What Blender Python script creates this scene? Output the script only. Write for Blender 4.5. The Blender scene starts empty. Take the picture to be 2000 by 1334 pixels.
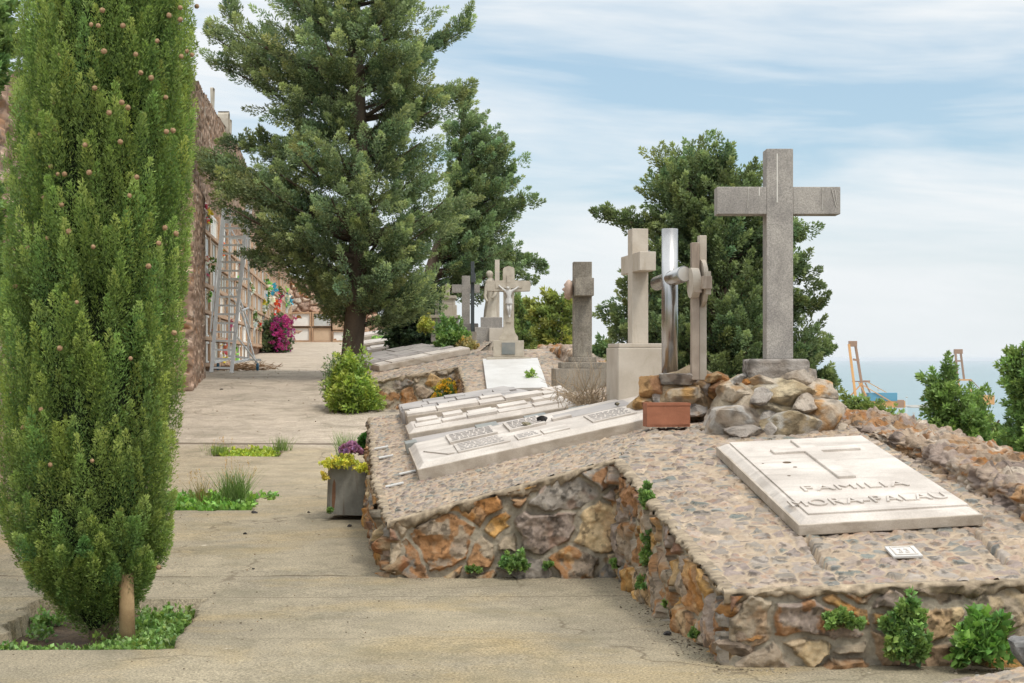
import bpy, bmesh, math, random
import numpy as np
from mathutils import Vector, Matrix

# ---------------------------------------------------------------- camera, world, sun, exposure
SC = bpy.context.scene
CAMZ = 1.6; F = 3000.0; CX = 1000.0; CY = 700.0
cam_d = bpy.data.cameras.new('camera'); cam = bpy.data.objects.new('camera', cam_d)
SC.collection.objects.link(cam); SC.camera = cam
cam.location = (0, 0, CAMZ); cam.rotation_euler = (math.radians(90), 0, 0)
cam_d.sensor_width = 36; cam_d.lens = 54.0; cam_d.shift_y = (CY - 667) / 2000.0
cam_d.clip_start = 0.1; cam_d.clip_end = 300000
SUN_EL = math.radians(58); SUN_AZ = math.radians(142)     # azimuth clockwise from +Y
sun_dir = Vector((math.sin(SUN_AZ) * math.cos(SUN_EL), math.cos(SUN_AZ) * math.cos(SUN_EL), math.sin(SUN_EL)))
sd = bpy.data.lights.new('sun', 'SUN'); sd.energy = 2.0; sd.angle = math.radians(12); sd.color = (1.0, 0.955, 0.88)
so = bpy.data.objects.new('sun', sd); SC.collection.objects.link(so)
so.rotation_euler = sun_dir.to_track_quat('Z', 'Y').to_euler()
SC.view_settings.view_transform = 'Standard'; SC.view_settings.look = 'None'
SC.view_settings.gamma = 1; SC.view_settings.exposure = -0.02

def NN(nt, t, **kw):
    n = nt.nodes.new(t)
    for k, v in kw.items(): setattr(n, k, v)
    return n
def LK(nt, a, b): nt.links.new(a, b)
def MATH(nt, op, a, b=None, c=None, clamp=False):
    n = NN(nt, 'ShaderNodeMath', operation=op); n.use_clamp = clamp
    for i, x in enumerate((a, b, c)):
        if x is None: continue
        if isinstance(x, (int, float)): n.inputs[i].default_value = x
        else: LK(nt, x, n.inputs[i])
    return n.outputs[0]
def RAMP(nt, fac, pts, interp='LINEAR'):
    n = NN(nt, 'ShaderNodeValToRGB'); n.color_ramp.interpolation = interp
    cr = n.color_ramp
    while len(cr.elements) < len(pts): cr.elements.new(0.5)
    for e, (p, c) in zip(cr.elements, pts):
        e.position = p; e.color = (c, c, c, 1) if isinstance(c, (int, float)) else (*c, 1)
    LK(nt, fac, n.inputs[0]); return n.outputs[0]
def MIX(nt, fac, a, b, mode='MIX'):
    n = NN(nt, 'ShaderNodeMix', data_type='RGBA', blend_type=mode)
    for s, x in ((n.inputs[0], fac), (n.inputs[6], a), (n.inputs[7], b)):
        if isinstance(x, (int, float)): s.default_value = x
        elif isinstance(x, tuple): s.default_value = (*x, 1)
        else: LK(nt, x, s)
    return n.outputs[2]
def NOISE(nt, vec, scale, detail=4, rough=0.55, dist=0.0):
    n = NN(nt, 'ShaderNodeTexNoise'); n.inputs['Scale'].default_value = scale
    n.inputs['Detail'].default_value = detail; n.inputs['Roughness'].default_value = rough
    n.inputs['Distortion'].default_value = dist
    if vec is not None: LK(nt, vec, n.inputs['Vector'])
    return n.outputs[0]
def MAPV(nt, vec, scale=(1, 1, 1), loc=(0, 0, 0), rot=(0, 0, 0)):
    m = NN(nt, 'ShaderNodeMapping'); m.inputs['Scale'].default_value = scale
    m.inputs['Location'].default_value = loc; m.inputs['Rotation'].default_value = rot
    LK(nt, vec, m.inputs['Vector']); return m.outputs[0]

W = bpy.data.worlds.new('World'); SC.world = W; W.use_nodes = True
nt = W.node_tree; bg = nt.nodes['Background']; bg.inputs[1].default_value = 0.133
sky = NN(nt, 'ShaderNodeTexSky', sky_type='NISHITA'); sky.sun_disc = False
sky.sun_elevation = SUN_EL; sky.sun_rotation = SUN_AZ; sky.altitude = 100; sky.dust_density = 1.5; sky.ozone_density = 1.0
tc = NN(nt, 'ShaderNodeTexCoord')
sx = NN(nt, 'ShaderNodeSeparateXYZ'); LK(nt, tc.outputs['Generated'], sx.inputs[0])
az = MATH(nt, 'DIVIDE', sx.outputs[0], MATH(nt, 'MAXIMUM', MATH(nt, 'ABSOLUTE', sx.outputs[1]), 0.15))
el = sx.outputs[2]
cv = NN(nt, 'ShaderNodeCombineXYZ')
LK(nt, MATH(nt, 'ADD', az, MATH(nt, 'MULTIPLY', el, 0.5)), cv.inputs[0]); LK(nt, MATH(nt, 'ADD', el, MATH(nt, 'MULTIPLY', az, 0.06)), cv.inputs[1])
n1 = NOISE(nt, MAPV(nt, cv.outputs[0], (3.2, 17, 1), (1.7, 0.4, 0)), 1.0, 5, 0.55, 0.6)
n2 = NOISE(nt, MAPV(nt, cv.outputs[0], (9, 70, 1), (0.2, 3.1, 0)), 1.0, 5, 0.6, 0.4)
nn = MATH(nt, 'ADD', MATH(nt, 'MULTIPLY', n1, 0.75), MATH(nt, 'MULTIPLY', n2, 0.25))
band = RAMP(nt, el, [(0.0, 0.80), (0.075, 0.72), (0.10, 0.60), (0.135, 0.36), (0.165, 0.44), (0.20, 0.78), (0.30, 0.74), (1.0, 0.5)])
cm = MATH(nt, 'ADD', MATH(nt, 'MULTIPLY', MATH(nt, 'SUBTRACT', nn, 0.5), 3.2), band, clamp=False)
cmask = RAMP(nt, cm, [(0.12, 0.0), (1.02, 0.95)])
lowhaze = RAMP(nt, el, [(0.0, 0.95), (0.06, 0.55), (0.12, 0.0)])
skyc = MIX(nt, 0.45, sky.outputs[0], (4.5, 6.3, 7.4))
c1 = MIX(nt, cmask, skyc, (7.0, 7.25, 7.4))
c2 = MIX(nt, lowhaze, c1, (6.5, 6.8, 6.95))
overhead_fill = RAMP(nt, el, [(0.0, 1.0), (0.25, 1.0), (0.6, 1.9), (1.0, 2.1)]); vm = RAMP(nt, el, [(0.26, 0.0), (0.6, 0.7)])
c3 = MIX(nt, vm, c2, (7.6, 7.9, 8.1)); vs = NN(nt, 'ShaderNodeVectorMath', operation='SCALE'); LK(nt, c3, vs.inputs[0]); LK(nt, MATH(nt, 'ADD', 1.0, MATH(nt, 'MULTIPLY', vm, 1.3)), vs.inputs['Scale'])  # upper sky, out of view, brightened as added fill light from above
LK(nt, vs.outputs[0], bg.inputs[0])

# ---------------------------------------------------------------- basics
COL = SC.collection
rng = np.random.default_rng(7); random.seed(7)
def lin(c):
    c = c / 255.0
    return c / 12.92 if c <= 0.04045 else ((c + 0.055) / 1.055) ** 2.4
def S(r, g, b, k=1.0): return tuple(min(0.9, lin(x) * k) for x in (r, g, b))
def P(px, py, Y): return np.array(((px - CX) / F * Y, Y, CAMZ + (CY - py) / F * Y))
def ray_plane(px, py, pl):      # pl: z = c + a*X + b*Y, or a function of X, Y
    if callable(pl):
        Ya = np.linspace(6, 60, 2000); x = (px - CX) / F; z = (CY - py) / F
        d = CAMZ + z * Ya - np.array([pl(x * y, y) for y in Ya]); k = np.where(d < 0)[0][0]; Y = Ya[k - 1] + (Ya[k] - Ya[k - 1]) * d[k - 1] / (d[k - 1] - d[k]); return P(px, py, Y)
    c, a, b = pl[:3]; x = (px - CX) / F; z = (CY - py) / F
    Y = (c - CAMZ) / (z - a * x - b); return P(px, py, Y)
def pz(pl, X, Y): return pl(X, Y) if callable(pl) else pl[0] + pl[1] * X + pl[2] * Y
def groundY(py):
    Ya = np.linspace(6, 88, 4000); yy = CY + (CAMZ - gz(Ya)) / Ya * F; return Ya[np.argmax(yy <= py)]
def gz(Y):
    return np.interp(Y, [0, 10, 21.5, 24, 32.5, 35.5, 40, 90, 120], [0, 0, .165, .34, 1.13, 1.28, 1.3, 2.58, 3.0])
def edgeX(Y): return 0.31 - 0.107 * Y      # kerb line of the tomb row
def wallX(Y): return -3.42 - 0.107 * Y     # niche wall line

def root_loc(o):
    while o.parent: o = o.parent
    return np.array(o.location)
def thing(name, label, cat, loc=(0, 0, 0), group=None):
    o = bpy.data.objects.new(name, None); COL.objects.link(o); o.location = tuple(loc)
    o.empty_display_size = 0.1
    o['label'] = label; o['category'] = cat
    if group: o['group'] = group
    return o
def tag(o, label=None, cat=None, group=None, kind=None):
    for k, v in (('label', label), ('category', cat), ('group', group), ('kind', kind)):
        if v: o[k] = v
    return o
def mk(name, V, Fc, mat, parent=None, col=None, smooth=False, label=None):
    V = np.asarray(V, dtype=np.float64).reshape(-1, 3)
    if parent is not None: V = V - root_loc(parent)
    me = bpy.data.meshes.new(name)
    if isinstance(Fc, np.ndarray):
        nf, k = Fc.shape
        me.vertices.add(len(V)); me.vertices.foreach_set('co', V.astype(np.float32).ravel())
        me.loops.add(nf * k); me.loops.foreach_set('vertex_index', Fc.astype(np.int32).ravel())
        me.polygons.add(nf); me.polygons.foreach_set('loop_start', np.arange(0, nf * k, k, dtype=np.int32))
        me.update(calc_edges=True)
    else:
        me.from_pydata([tuple(v) for v in V], [], [tuple(f) for f in Fc]); me.update()
    if smooth: me.polygons.foreach_set('use_smooth', np.ones(len(me.polygons), dtype=bool))
    if col is not None:
        a = me.color_attributes.new('Col', 'FLOAT_COLOR', 'POINT')
        c4 = np.ones((len(V), 4), dtype=np.float32); c4[:, :3] = col; a.data.foreach_set('color', c4.ravel())
    me.materials.append(mat)
    o = bpy.data.objects.new(name, me); COL.objects.link(o)
    if parent is not None: o.parent = parent
    if label: o['label'] = label
    return o
def gridF(n, m, flip=False):
    i = np.arange(n - 1)[:, None] * m + np.arange(m - 1)[None, :]; i = i.ravel()
    f = np.stack([i, i + m, i + m + 1, i + 1], 1)
    return f[:, ::-1].copy() if flip else f

# hash + value noise
def hsh(ix, iy, k, seed=0):
    h = (ix.astype(np.int64) * 374761393 + iy.astype(np.int64) * 668265263 + k * 2147483647 + seed * 974634777) & 0xffffffff
    h = ((h ^ (h >> 13)) * 1274126177) & 0xffffffff
    h = ((h ^ (h >> 16)) * 2246822519) & 0xffffffff
    h = h ^ (h >> 15)
    return (h & 0xffffff) / float(0x1000000)
def vn(x, y, seed=0, z=None):
    x = np.asarray(x, float); y = np.asarray(y, float)
    if z is not None:
        z = np.asarray(z, float); zi = np.floor(z); fz = z - zi; fz = fz * fz * (3 - 2 * fz)
        zi = zi.astype(np.int64)
        a = _vn(x, y, seed, zi); b = _vn(x, y, seed, zi + 1); return a * (1 - fz) + b * fz
    return _vn(x, y, seed, 0)
def _vn(x, y, seed, k):
    xi = np.floor(x); yi = np.floor(y); fx = x - xi; fy = y - yi
    fx = fx * fx * (3 - 2 * fx); fy = fy * fy * (3 - 2 * fy)
    xi = xi.astype(np.int64); yi = yi.astype(np.int64)
    a = hsh(xi, yi, k, seed); b = hsh(xi + 1, yi, k, seed); c = hsh(xi, yi + 1, k, seed); d = hsh(xi + 1, yi + 1, k, seed)
    return (a * (1 - fx) + b * fx) * (1 - fy) + (c * (1 - fx) + d * fx) * fy
def fbm(x, y, seed=0, o=4, z=None):
    s = 0; amp = 0.5; f = 1.0
    for i in range(o):
        s = s + amp * (vn(x * f, y * f, seed + i * 17, None if z is None else z * f) - 0.5); amp *= 0.5; f *= 2.03
    return s
def sstep(a, b, x):
    t = np.clip((x - a) / (b - a), 0, 1); return t * t * (3 - 2 * t)

# ---------------------------------------------------------------- materials
def principled(name):
    m = bpy.data.materials.new(name); m.use_nodes = True
    return m, m.node_tree, m.node_tree.nodes['Principled BSDF']
def addbump(nt, b, h, strength=0.3, dist=0.01):
    n = NN(nt, 'ShaderNodeBump'); n.inputs['Strength'].default_value = strength; n.inputs['Distance'].default_value = dist
    LK(nt, h, n.inputs['Height']); LK(nt, n.outputs[0], b.inputs['Normal'])
def pos(nt): return NN(nt, 'ShaderNodeNewGeometry').outputs['Position']
def m_attr(name, rough=0.85, nscale=60, namt=0.25, bump=0.4, bdist=0.004, spec=0.3, big=4.0, bigamt=0.15):
    m, nt, b = principled(name)
    a = NN(nt, 'ShaderNodeAttribute'); a.attribute_name = 'Col'
    p = pos(nt); n = NOISE(nt, p, nscale, 6, 0.75); g = NOISE(nt, p, big, 3)
    f = MATH(nt, 'MULTIPLY', MATH(nt, 'MULTIPLY', MATH(nt, 'ADD', MATH(nt, 'MULTIPLY', n, 2 * namt), 1 - namt), 0.82), MATH(nt, 'ADD', MATH(nt, 'MULTIPLY', g, 2 * bigamt), 1 - bigamt))
    cc = NN(nt, 'ShaderNodeCombineXYZ'); [LK(nt, f, cc.inputs[i]) for i in range(3)]
    LK(nt, MIX(nt, 1.0, a.outputs['Color'], cc.outputs[0], 'MULTIPLY'), b.inputs['Base Color'])
    b.inputs['Roughness'].default_value = rough; b.inputs['Specular IOR Level'].default_value = spec
    addbump(nt, b, n, bump, bdist); return m
def m_leaf(name, trans=0.3, rough=0.55, spec=0.25):
    m, nt, b = principled(name)
    a = NN(nt, 'ShaderNodeAttribute'); a.attribute_name = 'Col'
    LK(nt, a.outputs['Color'], b.inputs['Base Color']); b.inputs['Roughness'].default_value = rough
    b.inputs['Specular IOR Level'].default_value = spec
    t = NN(nt, 'ShaderNodeBsdfTranslucent'); LK(nt, MIX(nt, 1.0, a.outputs['Color'], (1.0, 1.06, 0.72), 'MULTIPLY'), t.inputs[0])
    ms = NN(nt, 'ShaderNodeMixShader'); ms.inputs[0].default_value = trans
    LK(nt, b.outputs[0], ms.inputs[1]); LK(nt, t.outputs[0], ms.inputs[2])
    LK(nt, ms.outputs[0], nt.nodes['Material Output'].inputs[0]); return m
def m_stone(name, c0, c1, scale=3.0, speck=150, speckamt=0.2, rough=0.7, bump=0.15, bdist=0.002, stain=None, stainscale=(4, 4, 0.7), stainpos=(0.55, 0.75), lo=0.35, hi=0.65):
    m, nt, b = principled(name); p = pos(nt)
    c0 = tuple(x * 0.8 for x in c0); c1 = tuple(x * 0.78 for x in c1)
    n = NOISE(nt, p, scale, 6, 0.6, 0.3); s = NOISE(nt, p, speck, 3, 0.7)
    c = MIX(nt, RAMP(nt, n, [(lo, 0.0), (hi, 1.0)]), c0, c1)
    f = RAMP(nt, s, [(0.3, 1 - speckamt), (0.7, 1 + speckamt)])
    c = MIX(nt, 1.0, c, f, 'MULTIPLY')
    if stain:
        sn = NOISE(nt, MAPV(nt, p, stainscale), 1.0, 5, 0.65, 0.4)
        c = MIX(nt, RAMP(nt, sn, [(stainpos[0], 0.0), (stainpos[1], 0.85)]), c, tuple(x * 0.8 for x in stain))
    LK(nt, c, b.inputs['Base Color']); b.inputs['Roughness'].default_value = rough
    b.inputs['Specular IOR Level'].default_value = 0.3
    h = MATH(nt, 'ADD', MATH(nt, 'MULTIPLY', s, 0.5), n); addbump(nt, b, h, bump, bdist); return m
def m_flat(name, c, rough=0.6, metal=0.0, var=0.1, scale=20):
    m, nt, b = principled(name); n = NOISE(nt, pos(nt), scale, 4)
    c0 = tuple(x * (1 - var) for x in c); c1 = tuple(min(1, x * (1 + var)) for x in c)
    LK(nt, MIX(nt, n, c0, c1), b.inputs['Base Color']); b.inputs['Roughness'].default_value = rough
    b.inputs['Metallic'].default_value = metal; return m

M = {}
M['rubble'] = m_attr('rubble_stone', 0.85, 38, 0.5, 1.0, 0.012, 0.25, 9, 0.35)
M['paving'] = m_attr('crazy_paving', 0.85, 60, 0.32, 0.8, 0.006, 0.25, 3, 0.2)
M['rubblefar'] = m_attr('rubble_far', 0.9, 9, 0.25, 0.5, 0.03, 0.2, 2, 0.2)
M['rock'] = m_attr('boulder_stone', 0.9, 28, 0.4, 1.0, 0.03, 0.2, 9, 0.3)
M['leaf'] = m_leaf('scale_leaves', 0.4); M['leafgloss'] = m_leaf('broad_leaves', 0.3, 0.4, 0.45)
M['bark'] = m_attr('bark', 0.95, 25, 0.35, 0.8, 0.02, 0.1)
M['attr'] = m_attr('painted_detail', 0.8, 40, 0.12, 0.2, 0.003)
M['marble'] = m_stone('weathered_marble', S(222, 211, 199), S(196, 184, 172), 2.6, 90, 0.12, 0.7, 0.2, 0.003, S(158, 146, 134), (1.6, 6, 3), (0.5, 0.78))
M['marbleside'] = m_stone('marble_side', S(202, 188, 172), S(174, 160, 143), 5, 160, 0.15, 0.75, 0.2, 0.002, S(140, 125, 105), (2, 2, 6), (0.5, 0.75))
M['whiteslab'] = m_stone('white_marble', S(216, 212, 206), S(204, 199, 192), 2.5, 90, 0.04, 0.5, 0.05)
M['greymarble'] = m_stone('grey_marble', S(184, 175, 168), S(162, 154, 148), 3, 120, 0.1, 0.6, 0.15, 0.002, S(135, 130, 125), (3, 3, 3), (0.55, 0.8))
M['slate'] = m_stone('grey_slate', S(128, 132, 130), S(158, 155, 146), 4, 120, 0.12, 0.5, 0.1)
M['granite'] = m_stone('grey_granite', S(176, 168, 158), S(150, 143, 136), 4, 95, 0.36, 0.8, 0.35, 0.002, S(125, 119, 112), (6, 6, 1.0), (0.52, 0.8))
M['granitedark'] = m_stone('dark_granite', S(158, 148, 134), S(124, 115, 102), 5, 75, 0.4, 0.85, 0.4, 0.003, S(185, 175, 155), (14, 14, 3), (0.55, 0.72))
M['limestone'] = m_stone('beige_limestone', S(212, 200, 184), S(196, 182, 164), 4, 160, 0.08, 0.75, 0.12, 0.002, S(160, 140, 112), (7, 7, 1.0), (0.55, 0.8))
M['brownmarble'] = m_stone('brown_marble', S(186, 168, 150), S(162, 144, 128), 6, 160, 0.08, 0.6, 0.1, 0.002, S(125, 108, 94), (9, 9, 1.2), (0.5, 0.7))
M['concrete'] = m_stone('concrete', S(170, 158, 142), S(145, 134, 120), 5, 110, 0.3, 0.9, 0.4, 0.004)
M['cream'] = m_stone('cream_stone', S(205, 194, 176), S(186, 174, 156), 6, 150, 0.1, 0.8, 0.15)
M['terracotta'] = m_stone('terracotta', S(172, 112, 84), S(154, 98, 72), 8, 120, 0.1, 0.8, 0.15, 0.002, S(196, 140, 110), (8, 8, 8), (0.6, 0.8))
M['alu'] = m_flat('aluminium', S(246, 245, 243), 0.6, 0.0, 0.03)
M['black'] = m_flat('black_rubber', (0.03, 0.03, 0.03), 0.8)
M['blackmetal'] = m_flat('dark_metal', S(62, 66, 66), 0.5, 0.2)
M['blue'] = m_flat('blue_wheel', S(30, 90, 120), 0.6)
M['wood'] = m_stone('stake_wood', S(176, 148, 108), S(140, 112, 78), 8, 150, 0.1, 0.85, 0.3, 0.003, S(96, 76, 54), (40, 40, 1.5), (0.58, 0.66))
M['cone'] = m_stone('cone_scales', S(182, 150, 114), S(142, 110, 80), 60, 200, 0.15, 0.8, 0.3)
M['zinc'] = m_stone('worn_zinc', S(146, 142, 132), S(122, 118, 108), 7, 120, 0.1, 0.6, 0.15, 0.002, S(104, 90, 74), (16, 16, 1.6), (0.60, 0.72))
m, nt, b = principled('polished_steel'); b.inputs['Metallic'].default_value = 1.0; b.inputs['Roughness'].default_value = 0.27
LK(nt, MIX(nt, NOISE(nt, pos(nt), 6, 4), S(160, 157, 154), S(186, 183, 180)), b.inputs['Base Color']); M['steel'] = m
# road
m, nt, b = principled('worn_concrete_road'); p = pos(nt); sp = NN(nt, 'ShaderNodeSeparateXYZ'); LK(nt, p, sp.inputs[0])
base = MIX(nt, RAMP(nt, NOISE(nt, p, 0.9, 5, 0.6, 0.4), [(0.35, 0), (0.65, 1)]), S(160, 147, 124), S(142, 131, 112))
ochre = RAMP(nt, NOISE(nt, MAPV(nt, p, (0.55, 0.8, 1), (3.3, 1.2, 0)), 1.0, 6, 0.65, 0.5), [(0.49, 0.0), (0.70, 0.6)])
base = MIX(nt, ochre, base, S(166, 142, 96))
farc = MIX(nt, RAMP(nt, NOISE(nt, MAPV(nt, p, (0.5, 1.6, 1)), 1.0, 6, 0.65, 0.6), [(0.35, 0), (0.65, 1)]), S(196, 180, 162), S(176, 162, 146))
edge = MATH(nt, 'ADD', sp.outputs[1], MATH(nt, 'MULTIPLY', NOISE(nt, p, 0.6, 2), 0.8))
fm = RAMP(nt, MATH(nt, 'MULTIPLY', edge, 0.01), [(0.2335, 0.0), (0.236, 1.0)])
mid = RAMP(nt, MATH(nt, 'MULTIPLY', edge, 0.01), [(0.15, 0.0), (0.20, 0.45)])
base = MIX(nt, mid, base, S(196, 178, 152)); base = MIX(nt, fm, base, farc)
spk = NOISE(nt, p, 70, 4, 0.85); base = MIX(nt, 1.0, base, RAMP(nt, spk, [(0.36, 0.5), (0.5, 0.97), (0.64, 1.6)]), 'MULTIPLY'); base = MIX(nt, 1.0, base, RAMP(nt, NOISE(nt, p, 5, 6, 0.7), [(0.3, 0.85), (0.7, 1.15)]), 'MULTIPLY')
vor = NN(nt, 'ShaderNodeTexVoronoi', feature='DISTANCE_TO_EDGE'); vor.inputs['Scale'].default_value = 0.55
wv = NN(nt, 'ShaderNodeVectorMath', operation='ADD'); LK(nt, p, wv.inputs[0]); nz = NN(nt, 'ShaderNodeTexNoise'); nz.inputs['Scale'].default_value = 2.2; nz.inputs['Detail'].default_value = 6; LK(nt, p, nz.inputs['Vector'])
sc1 = NN(nt, 'ShaderNodeVectorMath', operation='SCALE'); sc1.inputs['Scale'].default_value = 0.55; LK(nt, nz.outputs['Color'], sc1.inputs[0]); LK(nt, sc1.outputs[0], wv.inputs[1]); LK(nt, wv.outputs[0], vor.inputs['Vector'])
ck = MATH(nt, 'MULTIPLY', RAMP(nt, vor.outputs['Distance'], [(0.002, 0.75), (0.007, 0.0)]), RAMP(nt, NOISE(nt, p, 0.7, 2), [(0.48, 0.0), (0.58, 1.0)]))
base = MIX(nt, 1.0, base, (0.86, 0.86, 0.84), 'MULTIPLY'); base = MIX(nt, ck, base, S(92, 80, 64))
base = MIX(nt, RAMP(nt, NOISE(nt, p, 1.6, 6, 0.7, 0.6), [(0.48, 0.0), (0.66, 0.45)]), base, S(106, 100, 80))
scr = RAMP(nt, NOISE(nt, MAPV(nt, p, (3, 14, 1), (0, 0, 0), (0, 0, 0.1)), 1.0, 5, 0.7, 0.8), [(0.69, 0.0), (0.73, 0.7)])
base = MIX(nt, scr, base, S(214, 202, 184))
for yy, ww, k in ((11.18, 0.012, 0.85), (10.28, 0.008, 0.6), (8.75, 0.006, 0.35), (23.35, 0.05, 0.8)):
    d = MATH(nt, 'ABSOLUTE', MATH(nt, 'SUBTRACT', MATH(nt, 'ADD', sp.outputs[1], MATH(nt, 'MULTIPLY', MATH(nt, 'SUBTRACT', NOISE(nt, p, 1.7, 5, 0.7), 0.5), 0.16)), yy))
    base = MIX(nt, RAMP(nt, MATH(nt, 'MULTIPLY', d, 1.0), [(ww * 0.5, k), (ww * 1.6, 0.0)]), base, S(84, 72, 58))
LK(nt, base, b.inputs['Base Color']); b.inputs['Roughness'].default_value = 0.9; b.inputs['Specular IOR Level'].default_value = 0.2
addbump(nt, b, MATH(nt, 'ADD', spk, MATH(nt, 'MULTIPLY', NOISE(nt, p, 9, 5), 1.5)), 0.35, 0.006); M['road'] = m
M['soil'] = m_stone('soil', S(112, 92, 70), S(78, 64, 50), 9, 60, 0.4, 0.95, 0.9, 0.02)
M['hill'] = m_stone('hill_scrub', S(96, 98, 62), S(70, 80, 46), 0.8, 6, 0.3, 0.95, 0.6, 0.1)
m, nt, b = principled('sea_water'); p = pos(nt)
LK(nt, MIX(nt, NOISE(nt, MAPV(nt, p, (0.0006, 0.003, 1)), 1.0, 6, 0.6), S(120, 138, 142), S(136, 151, 154)), b.inputs['Base Color'])
b.inputs['Roughness'].default_value = 0.7; b.inputs['Specular IOR Level'].default_value = 0.15; addbump(nt, b, NOISE(nt, p, 0.05, 6, 0.7), 0.5, 2.0); M['sea'] = m

# ---------------------------------------------------------------- voronoi masonry sheets
def voro(u, v, cell, seed, wamp, jit=0.85):
    gu = np.floor(u / cell).astype(np.int64); gv = np.floor(v / cell).astype(np.int64)
    p1 = np.full(u.shape, 1e9); p2 = np.full(u.shape, 1e9)
    s1 = np.zeros(u.shape + (2,)); s2 = np.zeros(u.shape + (2,)); idx = np.zeros(u.shape); idy = np.zeros(u.shape)
    for di in (-2, -1, 0, 1, 2):
        for dj in (-2, -1, 0, 1, 2):
            ix = gu + di; iy = gv + dj
            sx_ = (ix + 0.5 + jit * (hsh(ix, iy, 1, seed) - 0.5)) * cell; sy_ = (iy + 0.5 + jit * (hsh(ix, iy, 2, seed) - 0.5)) * cell
            w = (wamp * cell * hsh(ix, iy, 3, seed)) ** 2
            pd = (u - sx_) ** 2 + (v - sy_) ** 2 - w
            a = pd < p1; bb = (~a) & (pd < p2)
            p2 = np.where(a, p1, np.where(bb, pd, p2))
            s2 = np.where(a[..., None], s1, s2); s2[bb] = np.stack([sx_, sy_], -1)[bb]
            s1[a] = np.stack([sx_, sy_], -1)[a]; p1 = np.where(a, pd, p1)
            idx = np.where(a, ix, idx); idy = np.where(a, iy, idy)
    e = (p2 - p1) / (2 * np.sqrt(((s2 - s1) ** 2).sum(-1)) + 1e-9)
    return e, idx.astype(np.int64), idy.astype(np.int64), s1

PAL_WALL = [(S(204, 158, 96), 3), (S(180, 140, 102), 3), (S(174, 154, 132), 4), (S(164, 146, 132), 3), (S(152, 142, 130), 3), (S(214, 186, 144), 2), (S(152, 116, 94), 1), (S(178, 160, 136), 4)]
PAL_PAVE = [(S(166, 149, 134), 5), (S(158, 146, 134), 4), (S(150, 139, 126), 4), (S(138, 136, 128), 2), (S(124, 126, 118), 1), (S(178, 157, 134), 4), (S(150, 134, 124), 3)]
PAL_FAR = [(S(176, 132, 100), 4), (S(150, 118, 96), 4), (S(190, 156, 128), 3), (S(130, 104, 88), 3), (S(168, 150, 132), 2), (S(186, 128, 84), 1)]
def pick(pal, r):
    w = np.cumsum([x[1] for x in pal]) / sum(x[1] for x in pal); i = np.searchsorted(w, r.ravel())
    return np.array([x[0] for x in pal])[np.clip(i, 0, len(pal) - 1)].reshape(r.shape + (3,))
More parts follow.
